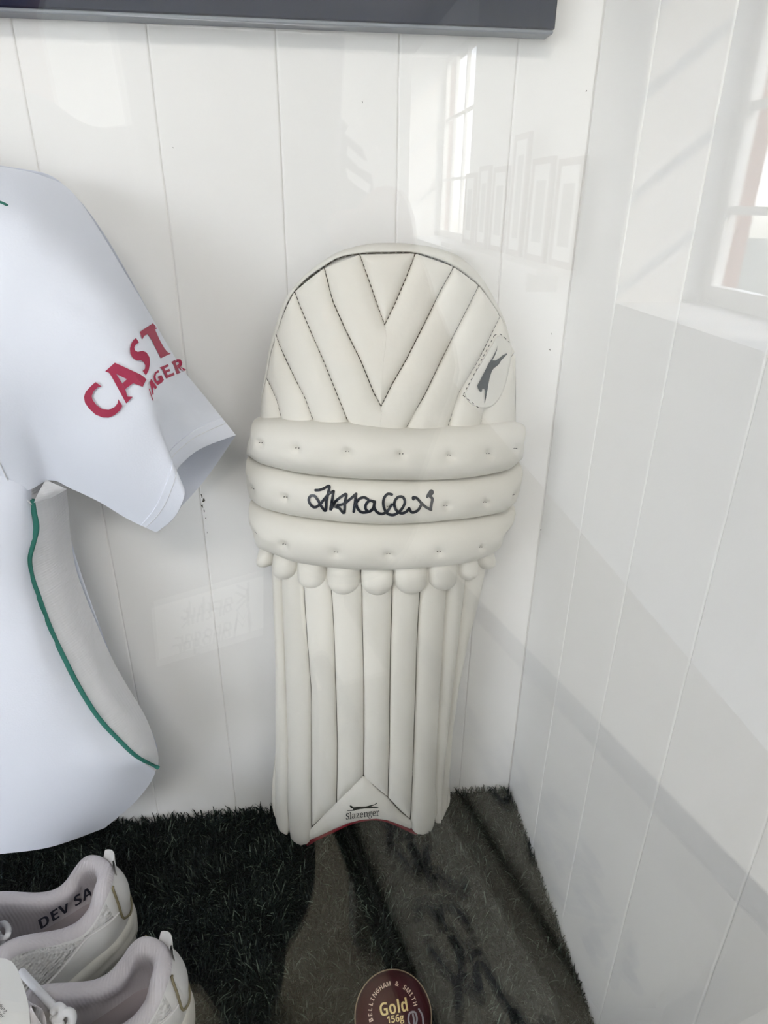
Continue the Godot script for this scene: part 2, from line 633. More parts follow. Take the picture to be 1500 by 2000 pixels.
func room() -> void:
	var f := -0.67
	var c := 2.35
	var zf := GLASS + 0.006
	var wc := structure("wall_front", "white room wall that holds the display case")
	pierced(wc, "panel", 2, zf - 0.09, zf, -3.6, 1.0, f, c, [[-1.43, 0.005, -0.03, 1.46]], M.room_paint)
	var wr := structure("wall_east", "thick white room wall with two deep window openings")
	pierced(wr, "panel", 0, 1.0, 1.42, 0.4, 10.0, f, c, [[1.85, 3.06, 0.366, 1.75], [5.75, 8.75, 0.366, 2.12]], M.room_paint)
	pierced(wr, "brick_skin", 0, 1.42, 1.51, 0.4, 10.0, f, c, [[1.87, 3.03, 0.38, 1.73], [5.78, 8.72, 0.38, 2.10]], M.brick)
	sash(2, 1.40, 1.85, 3.06, 0.366, 1.75, 3, 4, "white sash window in a deep opening beside the case")
	sash(3, 1.40, 5.75, 8.75, 0.366, 2.12, 6, 3, "wide white window farther down the room")
	var wf := structure("wall_far", "white far wall of the room")
	pierced(wf, "panel", 2, 10.0, 10.2, -3.6, 1.42, f, c, [], M.room_paint)
	var ww := structure("wall_west", "white room wall out of view, with two tall glazed openings that light the case")
	pierced(ww, "panel", 0, -3.8, -3.6, 0.4, 10.2, f, c, [[2.0, 5.0, -0.6, 2.0], [5.6, 8.6, -0.6, 2.0]], M.room_paint)  # openings out of view, sized for low light from the left
	sash(4, -3.7, 2.0, 5.0, -0.6, 2.0, 3, 2, "unseen tall white glazed doors, placed to light the case from the left", 0.04)
	sash(5, -3.7, 5.6, 8.6, -0.6, 2.0, 3, 2, "second unseen tall white glazed doors, placed to light the case from the left", 0.04)
	var rf := structure("floor", "brown carpet of the room")
	bx("panel", Vector3(-3.8, f - 0.1, 0.3), Vector3(1.5, f, 10.2), M.room_floor, rf)
	var rc := structure("ceiling", "white ceiling of the room")
	bx("panel", Vector3(-3.8, c, 0.3), Vector3(1.55, c + 0.1, 10.2), M.room_paint, rc)
	var cl := thing("unseen_ceiling_light", "unseen flat white ceiling panel, placed to light the case", "light", Vector3(-0.6, 2.35, 2.3))  # out of view; softens the shirt shadow and lights the upper walls
	bx("frame", Vector3(-0.63, -0.03, -0.33), Vector3(0.63, 0.0, 0.33), M.frame_white, cl)
	bx("diffuser", Vector3(-0.6, -0.034, -0.3), Vector3(0.6, -0.028, 0.3), M.unseen_lamp_glow, cl)
	var g := structure("floor", "paved ground outside the windows")
	bx("slab", Vector3(-30, f - 0.5, -20), Vector3(30, f - 0.35, 40), M.ground, g)

# ------------------------------------------------------------------ turf
func blade_mesh() -> ArrayMesh:
	var st := st_new()
	var w := 0.0007
	var pts := [[0.0, 0.0, w], [0.007, 0.001, w], [0.0125, 0.004, w * 0.8], [0.0165, 0.0085, w * 0.35]]
	for k in 3:
		var a = pts[k]
		var b = pts[k + 1]
		var p1 := Vector3(-a[2], a[0], a[1]); var p2 := Vector3(a[2], a[0], a[1])
		var p3 := Vector3(b[2], b[0], b[1]); var p4 := Vector3(-b[2], b[0], b[1])
		tri(st, p1, p3, p2); tri(st, p1, p4, p3)
	return done(st)

func turf() -> void:
	var o := thing("turf_mat", "dark green artificial grass mat covering the floor of the case", "turf")
	bx("backing", Vector3(-1.41, -0.02, 0.002), Vector3(-0.001, -0.0125, GLASS - 0.004), M.turf_backing, o)
	var n := 82000
	var mm := MultiMesh.new()
	mm.transform_format = MultiMesh.TRANSFORM_3D
	mm.use_colors = true
	mm.mesh = blade_mesh()
	mm.instance_count = n
	var lean := FastNoiseLite.new()
	lean.frequency = 14.0
	lean.seed = 4
	var tone := FastNoiseLite.new()
	tone.frequency = 9.0
	tone.seed = 9
	for k in n:
		var x := rng.randf_range(-0.72, -0.002)
		var z := rng.randf_range(0.002, GLASS - 0.006)
		if k > 66000:
			x = rng.randf_range(-1.40, -0.72)
		var edge := k < 1500
		if k < 900:
			z = 0.001 + rng.randf() * 0.004
		elif k < 1500:
			x = -0.001 - rng.randf() * 0.004
		var yaw := TAU * (lean.get_noise_2d(x, z) + rng.randfn(0.0, 0.16))
		var s := rng.randf_range(0.75, 1.12)
		if rng.randf() < 0.03:
			s *= 1.3
		var b := Basis(Vector3.UP, yaw) * Basis(Vector3.RIGHT, rng.randfn(0.15, 0.38))
		if edge:
			b = Basis(Vector3.UP, rng.randf() * TAU) * Basis(Vector3.RIGHT, rng.randfn(0.0, 0.4))
			s *= rng.randf_range(0.8, 1.25)
		mm.set_instance_transform(k, Transform3D(b * Basis.from_scale(Vector3(s, s, s)), Vector3(x, -0.0135, z)))
		var v := clampf(1.0 + 0.5 * tone.get_noise_2d(x, z) + rng.randfn(0.0, 0.25), 0.4, 2.0)
		var c := Color(0.0095, 0.0175, 0.0145)
		if rng.randf() < 0.13:
			c = Color(0.085, 0.115, 0.09)
		mm.set_instance_color(k, Color(c.r * v, c.g * v, c.b * v))
	var g := MultiMeshInstance3D.new()
	g.name = "grass_blades"
	g.multimesh = mm
	g.material_override = M.turf_blade
	g.set_meta("kind", "stuff")
	o.add_child(g, true)

# ------------------------------------------------------------------ pad
const BOW := 4.2
func pad_mid(y: float) -> float:
	return 0.088 + 0.012 * clampf(y / 0.5, 0.0, 1.0) - 0.045 * smoothstep(0.52, 0.71, y)

func pad_at(px: float, py: float, h: float) -> Vector3:
	var z := 0.09
	var p := Vector3.ZERO
	var s := 0.0
	for k in 6:
		p = at_z(px, py, z)
		s = p.x - (-0.207 + 0.034 * p.y)
		z = lerpf(z, maxf(pad_mid(p.y) - BOW * s * s, 0.012), 0.9)
	return p + Vector3(2.0 * BOW * s, 0.0, 1.0).normalized() * h

func pixel_of(p: Vector3) -> Vector2:
	var l := look.inverse() * (p - eye)
	return Vector2(750.0 + F * l.x / -l.z, 1000.0 - F * l.y / -l.z)

# a point at that height over the pad, shifted so that it stays on the measured spot
func pad_print(p: Vector2, height: Callable) -> Vector3:
	var q := p
	for k in 4:
		q += (p - pixel_of(pad_at(q.x, q.y, height.call(q)))) * 0.9
	return pad_at(q.x, q.y, height.call(q))

func seam_distance(p: Vector2, seams: Array) -> float:
	var best := 1e9
	for s in seams:
		for k in s.size() - 1:
			best = minf(best, p.distance_squared_to(Geometry2D.get_closest_point_to_segment(p, s[k], s[k + 1])))
	return sqrt(best)

func puff(d: float, w: float, hh: float) -> float:
	var t := 1.0 - minf(d / w, 1.0)
	return hh * sqrt(maxf(1.0 - t * t, 0.0))

# a quilted piece between two curves of pixels; the height comes from the distance to the seams
func quilt(A: PackedVector2Array, B: PackedVector2Array, n: int, m: int, height: Callable, back := -0.014) -> Array:
	var a := spl(A, n)
	var b := spl(B, n)
	var rows := []
	for i in n:
		var row := [pad_at(a[i].x, a[i].y, back)]
		for j in m:
			var f := 0.5 - 0.5 * cos(PI * j / (m - 1.0))
			var p := a[i].lerp(b[i], f)
			row.append(pad_at(p.x, p.y, height.call(p)))
		row.append(pad_at(b[i].x, b[i].y, back))
		rows.append(row)
	return grid_arrays(rows)

func dashes(path: PackedVector2Array, height: Callable, r: float, on: int, off: int) -> Array:
	var out := []
	var length := 0.0
	for k in path.size() - 1:
		length += path[k].distance_to(path[k + 1])
	var n := maxi(int(length / 2.0), 2)
	var q := spl(path, n)
	var i := 0
	while i < n - 1:
		var run := []
		for k in on + 1:
			if i + k < n:
				var p := q[i + k]
				run.append(pad_at(p.x, p.y, height.call(p)))
		if run.size() > 1:
			out.append(tube(run, r, 5))
		i += on + off
	return out

func dimple(p: Vector2, dots: PackedVector2Array) -> float:
	var s := 0.0
	for q in dots:
		var d2 := p.distance_squared_to(q)
		if d2 < 1200.0:
			s += exp(-d2 / 40.0) * 0.0035 + exp(-d2 / 350.0) * 0.0018
	return s

func pad() -> void:
	var o := thing("batting_pad", "cream batting pad with quilted knee rolls leaning upright in the corner on the turf", "batting pad")
	var L: StandardMaterial3D = M.leather
	# seams of the knee section
	var D := V("512,815 515,770 523,735 531,690 544,648 574,573 600,545 632,522 660,505 703,496 755,494 810,495 850,506 884,521 912,540 935,560 960,595 976,620 990,660 1000,720 1003,780 1004,830")
	var O := V("505,815 509,770 512,735 518,690 530,640 558,572 584,542 620,513 655,493 704,481 770,477 828,480 872,488 912,504 945,535 968,572 985,608 995,640 1002,680 1008,730 1010,780 1010,830")
	var l0 := V("703,497 720,545 735,590 751,634")
	var r0 := V("810,495 793,540 772,590 751,634")
	var l1 := V("635,524 652,590 674,640 706,706 730,766 744,793")
	var r1 := V("884,521 858,568 830,626 790,706 766,748 744,793")
	var l2 := V("578,570 588,598 610,650 634,706 658,766 680,822 688,850")
	var r2 := V("932,558 898,626 862,698 830,766 794,832 786,856")
	var l3 := V("541,652 550,678 578,738 598,778 611,814 620,846")
	var r3 := V("974,617 930,706 894,766 876,822 868,850")
	var l4 := V("523,738 532,756 543,782 551,814 556,846")
	var r4 := V("1000,690 966,746 944,786 937,824 932,850")
	var seams := [spl(D, 50), l0, r0, l1, r1, l2, r2, l3, r3, l4, r4]
	var hk := func(p: Vector2) -> float: return puff(seam_distance(p, seams), 29.0, 0.0074)
	var mid := V("751,634 747,715 744,793")
	var low := V("744,793 742,825 740,856")
	var tri_l := l0
	obj("quilted_panel", joined_mesh([quilt(l0, r0, 36, 20, hk)]), L, o)
	obj("quilted_panel", joined_mesh([quilt(l1, join(l0, mid), 64, 22, hk), quilt(join(r0, mid), r1, 64, 22, hk)]), L, o)
	obj("quilted_panel", joined_mesh([quilt(l2, join(l1, low), 64, 20, hk), quilt(join(r1, low), r2, 64, 20, hk)]), L, o)
	obj("quilted_panel", joined_mesh([quilt(l3, l2, 54, 18, hk)]), L, o)
	obj("quilted_panel", joined_mesh([quilt(r2, r3, 54, 18, hk)]), L, o)
	obj("quilted_panel", joined_mesh([quilt(l4, l3, 40, 16, hk)]), L, o)
	obj("quilted_panel", joined_mesh([quilt(r3, r4, 48, 18, hk)]), L, o)
	obj("quilted_panel", joined_mesh([quilt(V("522,740 514,778 512,812 513,846"), l4, 30, 10, hk)]), L, o)
	obj("quilted_panel", joined_mesh([quilt(r4, V("1000,690 1003,740 1004,790 1004,846"), 30, 14, hk)]), L, o)
	var stitch := []
	var up := func(p: Vector2) -> float: return 0.0013
	for s in [l0, r0, l2, l3, l4, r3]:
		stitch.append_array(dashes(s, up, 0.0005, 3, 2))
	for s in [l1, r1]:
		stitch.append_array(dashes(s, up, 0.0006, 4, 1))
	stitch.append_array(dashes(r2, up, 0.0005, 8, 1))
	stitch.append_array(dashes(r4, up, 0.0004, 8, 1))
	stitch.append_array(dashes(D, func(p): return 0.0006, 0.00042, 5, 2))
	var sw := obj("stitching", joined_mesh(stitch), M.thread, o, "dark stitching along the seams")
	sw.set_meta("kind", "stuff")
	# rim behind the dome
	var d := spl(D, 80)
	var q := spl(O, 80)
	var rows := []
	for i in 80:
		var row := []
		for j in 13:
			var f := j / 12.0
			var p := d[i].lerp(q[i], f)
			row.append(pad_at(p.x, p.y, lerpf(-0.0015, -0.008, f) + 0.005 * sqrt(maxf(1.0 - pow(2.0 * f - 1.0, 2.0), 0.0))))
		row.append(pad_at(q[i].x, q[i].y, -0.02))
		rows.append(row)
	obj("rim", grid_mesh(rows), M.leather_rim, o)
	# backing slab
	var lo := V("770,482 704,486 655,498 620,518 584,548 558,578 534,640 520,690 514,735 511,815 512,1000 530,1100 540,1300 541,1520")
	var ro := V("770,482 828,485 872,493 910,510 940,540 962,577 980,612 990,642 999,690 1004,735 1006,815 988,1000 946,1100 900,1300 876,1520")
	var a := spl(lo, 90)
	var b := spl(ro, 90)
	rows = []
	for i in 90:
		var row := []
		for j in 21:
			var p := a[i].lerp(b[i], j / 20.0)
			row.append(pad_at(p.x, p.y, -0.0025))
		for j in 21:
			var p := b[i].lerp(a[i], j / 20.0)
			row.append(pad_at(p.x, p.y, -0.020))
		row.append(row[0])
		rows.append(row)
	obj("backing", grid_mesh(rows), M.leather_rim, o)
	# three knee rolls
	var t1 := V("504,815 518,813 570,816 618,819 680,822 730,828 790,833 850,831 930,827 1000,822 1014,826")
	var t2 := V("491,886 503,891 530,901 582,914 674,925 778,930 850,930 930,923 982,910 1006,897")
	var t3 := V("497,970 507,977 522,983 578,998 642,1007 706,1013 782,1014 850,1010 930,1002 978,991 996,981")
	var t4 := V("501,1030 509,1047 519,1060 550,1073 582,1086 638,1096 706,1102 766,1102 830,1098 882,1094 922,1084 955,1066 979,1038")
	var e1 := V("504,815 496,835 493,860 491,886")
	var f1 := V("1014,826 1014,850 1011,876 1006,897")
	var e2 := V("491,886 489,912 491,945 497,970")
	var f2 := V("1006,897 1009,920 1004,955 996,981")
	var e3 := V("497,970 496,990 496,1012 501,1030")
	var f3 := V("996,981 994,1000 988,1022 979,1038")
	var z1 := zoomed(V("130,160 225,182 385,203 593,215 810,227 1005,237 1172,235 1297,217 1388,195"), 450, 780, 2.5)
	var z2 := zoomed(V("178,407 330,440 545,468 760,480 992,480 1165,472 1305,447"), 450, 780, 2.5)
	var z3 := zoomed(V("187,622 328,662 545,693 755,700 960,695 1142,686 1280,645"), 450, 780, 2.5)
	var rolls := [[t1, t2, e1, f1, z1, 0.0195, 44.0], [t2, t3, e2, f2, z2, 0.0185, 42.0], [t3, t4, e3, f3, z3, 0.0205, 44.0]]
	var tops := []
	var roll_height := []
	for r in rolls:
		var se := [spl(r[0], 40), spl(r[1], 40), r[2], r[3]]
		var dots: PackedVector2Array = r[4]
		var hh: float = r[5]
		var ww: float = r[6]
		var tips := [r[2], r[3]]
		var h := func(p: Vector2) -> float: return 0.006 * smoothstep(0.0, 45.0, seam_distance(p, tips)) + puff(seam_distance(p, se), ww, hh) - dimple(p, dots)
		roll_height.append(h)
		# the ends are rounded: the curves start a little inside the end edges
		var A := ends_in(r[0], r[2], r[3])
		obj("knee_roll", joined_mesh([quilt_roll(r[0], r[1], r[2], r[3], 150, 34, h)]), L, o)
		for dd in dots:
			for k in [-3.0, 3.0]:
				var p: Vector2 = dd + Vector2(k, 0)
				var hp: float = h.call(p) + 0.0002
				tops.append(tube([pad_at(p.x - 1.6, p.y, hp), pad_at(p.x + 1.6, p.y - 0.5, hp)], 0.0004, 5))
	var tw := obj("tufting_stitch", joined_mesh(tops), M.thread, o, "small dark tufting stitches")
	tw.set_meta("kind", "stuff")
	var lines := []
	var on_seam := func(p: Vector2) -> float: return 0.0004 + 0.006 * smoothstep(2.0, 45.0, minf(p.x - 486.0, 1010.0 - p.x))
	lines.append_array(dashes(t2, on_seam, 0.0007, 200, 1))
	lines.append_array(dashes(t3, on_seam, 0.0006, 200, 1))
	obj("roll_seam", joined_mesh(lines), M.seam, o, "dark seam between the knee rolls")
	# the lobes under the knee rolls
	for w in V3("514,541,1103 541,587,1127 587,642,1144 642,705,1156 705,766,1157 766,828,1156 828,883,1149 883,921,1129 921,954,1109"):
		var xc: float = (w.x + w.y) / 2.0
		var r: float = (w.y - w.x) / 2.0
		var top: float = 1072.0 - absf(xc - 745.0) * 0.14
		var ca := PackedVector2Array([Vector2(w.x, top), Vector2(w.x, w.z - r * 1.05)])
		var cb := PackedVector2Array([Vector2(w.y, top), Vector2(w.y, w.z - r * 1.05)])
		for k in range(1, 6):
			var g := PI / 2 * k / 5.0
			ca.append(Vector2(xc - r * cos(g), w.z - r * 0.95 + r * 0.95 * sin(g)))
			cb.append(Vector2(xc + r * cos(g), w.z - r * 0.95 + r * 0.95 * sin(g)))
		var se := [ca, cb]
		var h := func(p: Vector2) -> float: return 0.002 + puff(seam_distance(p, se), r * 0.95, 0.014) * smoothstep(top - 5.0, top + 48.0, p.y)
		obj("lobe", joined_mesh([quilt(ca, cb, 26, 16, h, 0.0)]), L, o)
	# shin canes
	var s0 := V("532,1085 535,1160 540,1300 540,1450 540,1598 543,1612 551,1624 561,1629")
	var s1 := V("549,1085 552,1124 558,1280 564,1450 565,1600 565,1618 564,1625 562,1629")
	var s1b := V("549,1085 552,1124 558,1280 564,1450 565,1600 567,1624 575,1642 589,1649")
	var s2b := V("593,1085 595,1136 600,1220 609,1340 610,1460 609,1600 608,1632 603,1645 591,1649")
	var s2 := V("593,1085 595,1136 600,1220 609,1340 610,1460 610,1540 610,1614")
	var s3 := V("646,1085 648,1144 653,1220 657,1340 660,1460 659,1520 658,1565")
	var s4 := V("706,1085 707,1124 708,1220 711,1340 711,1430 710,1514")
	var s5 := V("767,1085 766,1102 765,1140 762,1260 760,1380 759,1470 757,1554")
	var s6 := V("820,1085 819,1144 814,1220 810,1340 806,1460 803,1540 800,1598")
	var s6b := V("820,1085 819,1144 814,1220 810,1340 806,1460 801,1598 803,1616 811,1626 823,1629")
	var s7b := V("872,1085 870,1144 862,1260 854,1400 849,1520 848,1600 844,1616 836,1626 824,1629")
	var s7 := V("872,1085 870,1144 862,1260 854,1400 849,1520 848,1596 850,1606")
	var s8 := V("908,1085 904,1150 892,1260 878,1380 866,1500 862,1560 860,1600")
	var s9 := V("948,1085 944,1120 931,1180 910,1260 893,1350 882,1430 876,1520 871,1580 862,1599")
	var arch := V("608,1616 656,1566 683,1540 710,1514 733,1535 756,1554 778,1580 800,1598")
	var all := [s0, s1, s2, s3, s4, s5, s6, s7, s8, s9, s1b, s2b, s6b, s7b, arch]
	var hc := func(p: Vector2) -> float: return puff(seam_distance(p, all), 25.0, 0.0080)
	var canes := [[s0, s1], [s1b, s2b], [s2, s3], [s3, s4], [s4, s5], [s5, s6], [s6b, s7b], [s7, s8], [s8, s9]]
	for c in canes:
		obj("cane", joined_mesh([quilt(c[0], c[1], 70, 16, hc)]), L, o)
	var dark := []
	for s in [s2, s3, s4, s5, s6]:
		dark.append_array(dashes(s, up, 0.0007, 400, 1))
	for s in [s1, s7]:
		dark.append_array(dashes(s, func(p): return 0.0003, 0.00035, 400, 1))
	dark.append_array(dashes(arch, func(p): return 0.0008, 0.0007, 400, 1))
	obj("cane_seam", joined_mesh(dark), M.seam, o, "dark seams between the canes")
	obj("strap", joined_mesh([quilt(V("890,1247 905,1246 921,1247"), V("890,1263 905,1264 920,1262"), 8, 5, func(p): return -0.012, -0.017)]), M.leather_rim, o)
	# instep
	var low_edge := V("607,1640 650,1620 680,1607 706,1600 735,1598 755,1601 775,1608 800,1618")
	var se_i := [arch, low_edge]
	var hi := func(p: Vector2) -> float: return puff(seam_distance(p, se_i), 22.0, 0.005)
	obj("instep", joined_mesh([quilt(arch, low_edge, 60, 16, hi, -0.012)]), L, o)
	var rp := []
	for p in spl(V("598,1652 607,1646 625,1637 650,1626 680,1612 706,1605 735,1602 755,1605 775,1612 800,1623 817,1630"), 50):
		rp.append(pad_at(p.x, p.y, -0.004))
	obj("instep_piping", tube_mesh(rp, 0.0033, 8), M.red_piping, o, "dark red piping under the instep")
	# side patch with the leaping cat
	var corner := spl(V("971,657 977,655 993,668 999,680 998,690 947,797 938,797 911,779 908,772 911,764 968,662 971,657"), 60)
	var lift := func(p: Vector2) -> Vector3: return pad_at(p.x, p.y, 0.0096)
	var pr := []
	for k in corner.size():
		var p := corner[k]
		var inn := p + (Vector2(953, 727) - p).normalized() * 3.0
		pr.append([pad_at(p.x, p.y, 0.001), pad_print(p, func(_q): return 0.0072), pad_print(inn, func(_q): return 0.0079), pad_print(Vector2(953, 727), func(_q): return 0.0080)])
	var patch := obj("patch", grid_mesh(pr), M.leather_rim, o, "small sewn patch with a cat emblem")
	var cat := zoomed(V("688,410 680,480 650,560 610,630 660,632 720,592 770,550 825,525 830,540 790,580 740,632 705,690 640,740 612,772 590,830 570,900 555,980 545,1050 530,1110 520,1180 500,1260 498,1240 508,1150 505,1070 492,1046 470,1040 460,1060 464,1080 450,1092 430,1086 405,1045 390,1000 430,930 490,810 550,690 600,615 645,530 675,462"), 880, 620, 7.5)
	obj("cat_emblem", print_mesh([cat], func(p): return pad_print(p, func(_q): return 0.0085), 2), M.emblem, patch, "dark leaping cat emblem")
	var pst := []
	for s in [V("966,655 905,772"), V("905,772 940,800"), V("966,655 972,652 995,668")]:
		var moved := PackedVector2Array()
		for p in spl(s, 8):
			moved.append(p + (p - pixel_of(pad_at(p.x, p.y, 0.0078))))
		pst.append_array(dashes(moved, func(p): return 0.0078, 0.0004, 2, 3))
	var pso := obj("patch_stitch", joined_mesh(pst), M.thread, patch)
	pso.set_meta("kind", "stuff")
	# instep badge: cat and lettering
	var h5 := func(p: Vector2) -> Vector3: return pad_print(p, func(q): return hi.call(q) + 0.0006)
	var badge := zoomed(V("500,440 515,438 545,462 600,455 680,455 730,440 790,425 820,402 815,420 770,442 740,455 830,460 835,468 740,475 680,475 620,482 580,490 550,502 470,503 468,497 530,490 540,478 515,470 500,455"), 600, 1500, 6.0)
	obj("cat_emblem", print_mesh([badge], h5, 1), M.emblem, o, "small dark cat emblem on the instep")
	var words := text_tris("Slazenger", "Droid Serif", false, 17.0)
	var wmax := 1.0
	for p in words: wmax = maxf(wmax, absf(p.x))
	var sx := 33.0 / wmax
	obj("lettering", put_tris(words, func(p): return h5.call(Vector2(708.0 + p.x * sx, 1590.5 - p.y * 1.0 - p.x * sx * 0.13 + pow(p.x * sx / 33.0, 2.0) * 0.5))), M.emblem, o, "small dark lettering")
	# signature on the middle roll
	var ink := [V("140,120 180,118 220,105 285,75 275,140 255,230 240,335 205,295 165,225 125,178 90,180 70,215 85,265 130,300 180,275 230,215 285,155 330,130"),
		V("330,130 318,200 300,325 340,250 400,195 460,160 448,240 432,358 390,310 330,285 370,280 430,265 500,215 565,158"),
		V("565,158 555,240 540,345"), V("560,260 600,210 650,195 690,215"), V("565,265 580,310 620,350 680,350 730,330 760,240"),
		V("750,240 710,230 670,265 665,315 700,345 745,310"), V("760,240 755,300 785,350 830,368 880,350 940,270"),
		V("940,165 900,158 865,190 850,240 860,310 895,365 950,380 1010,350 1060,290 1075,235 1050,190 1010,190 975,225 965,280 990,335 1040,362 1090,345 1120,310"),
		V("1120,310 1150,352 1200,340 1250,270"), V("1165,215 1160,195 1190,198 1240,245 1300,300 1350,325"), V("1310,190 1330,150 1355,125 1365,140 1340,185 1362,205 1355,260 1345,325")]
	var paths := []
	for s in ink:
		paths.append(zoomed(s, 590, 935, 5.357))
	var ink_seams := [spl(t2, 40), spl(t3, 40)]
	var hb: Callable = func(p: Vector2) -> Vector3: return pad_print(p, func(q): return puff(seam_distance(q, ink_seams), 42.0, 0.0185) - dimple(q, z2) + 0.0067)
	obj("signature", strokes_mesh(paths, 5.4, hb, 6), M.marker, o, "dark marker pen signature")

func join(a: PackedVector2Array, b: PackedVector2Array) -> PackedVector2Array:
	var out := a.duplicate()
	for k in range(1, b.size()):
		out.append(b[k])
	return out

func ends_in(a: PackedVector2Array, _e: PackedVector2Array, _f: PackedVector2Array) -> PackedVector2Array:
	return a

# a knee roll: columns run from the left end edge to the right end edge (Coons patch of four curves)
func quilt_roll(top: PackedVector2Array, bot: PackedVector2Array, le: PackedVector2Array, ri: PackedVector2Array, n: int, m: int, height: Callable) -> Array:
	var a := spl(top, 241)
	var b := spl(bot, 241)
	var c := spl(le, 101)
	var d := spl(ri, 101)
	var rows := []
	for i in n:
		var u := i / (n - 1.0)
		# finer towards both ends
		u = lerpf(u, 0.5 - 0.5 * cos(PI * u), 0.6)
		var row := []
		for j in m:
			var v := 0.5 - 0.5 * cos(PI * j / (m - 1.0))
			var p := a[roundi(u * 240)] * (1.0 - v) + b[roundi(u * 240)] * v
			p += c[roundi(v * 100)] * (1.0 - u) + d[roundi(v * 100)] * u
			p -= a[0] * (1.0 - u) * (1.0 - v) + a[240] * u * (1.0 - v) + b[0] * (1.0 - u) * v + b[240] * u * v
			row.append(pad_at(p.x, p.y, height.call(p)))
		row.push_front(pad_at(a[roundi(u * 240)].x, a[roundi(u * 240)].y, -0.014))
		row.append(pad_at(b[roundi(u * 240)].x, b[roundi(u * 240)].y, -0.014))
		rows.append(row)
	return grid_arrays(rows)

# ------------------------------------------------------------------ shirt
func patch_eval(c: Array, u: float, v: float) -> Vector3:   # (pixel x, pixel y, z)
	var n := c.size()
	var m: int = c[0].size()
	var s := clampf(u, 0.0, 1.0) * (n - 1)
	var t := clampf(v, 0.0, 1.0) * (m - 1)
	var i := mini(int(s), n - 2)
	var j := mini(int(t), m - 2)
	var col := []
	for k in [i - 1, i, i + 1, i + 2]:
		var r = c[clampi(k, 0, n - 1)]
		var p0: Vector3 = r[maxi(j - 1, 0)]
		var p1: Vector3 = r[j]
		var p2: Vector3 = r[j + 1]
		var p3: Vector3 = r[mini(j + 2, m - 1)]
		col.append(p1.cubic_interpolate(p2, p0, p3, t - j))
	return col[1].cubic_interpolate(col[2], col[0], col[3], s - i)

func patch_point(c: Array, u: float, v: float, lift := 0.0) -> Vector3:
	var q := patch_eval(c, u, v)
	return at_z(q.x, q.y, q.z + lift)

func patch_grid(c: Array, n: int, m: int, lift := 0.0) -> Array:
	var rows := []
	for i in n:
		var row := []
		for j in m:
			row.append(patch_point(c, i / (n - 1.0), j / (m - 1.0), lift))
		rows.append(row)
	return rows

func patch_find(c: Array, px: float, py: float) -> Vector3:   # the nearest surface point to the eye at that pixel
	var best := Vector2.ZERO
	var cost := 1e12
	for i in 33:
		for j in 33:
			var q := patch_eval(c, i / 32.0, j / 32.0)
			var d := Vector2(q.x - px, q.y - py).length_squared() - q.z * 300.0
			if d < cost:
				cost = d; best = Vector2(i / 32.0, j / 32.0)
	for k in 8:
		var q := patch_eval(c, best.x, best.y)
		var a := patch_eval(c, best.x + 0.002, best.y) - q
		var b := patch_eval(c, best.x, best.y + 0.002) - q
		var det := a.x * b.y - a.y * b.x
		if absf(det) < 1e-9: break
		var ex := px - q.x
		var ey := py - q.y
		var du := (ex * b.y - ey * b.x) / det * 0.002
		var dv := (a.x * ey - a.y * ex) / det * 0.002
		best = Vector2(clampf(best.x + clampf(du, -0.05, 0.05), 0, 1), clampf(best.y + clampf(dv, -0.05, 0.05), 0, 1))
	return patch_eval(c, best.x, best.y)

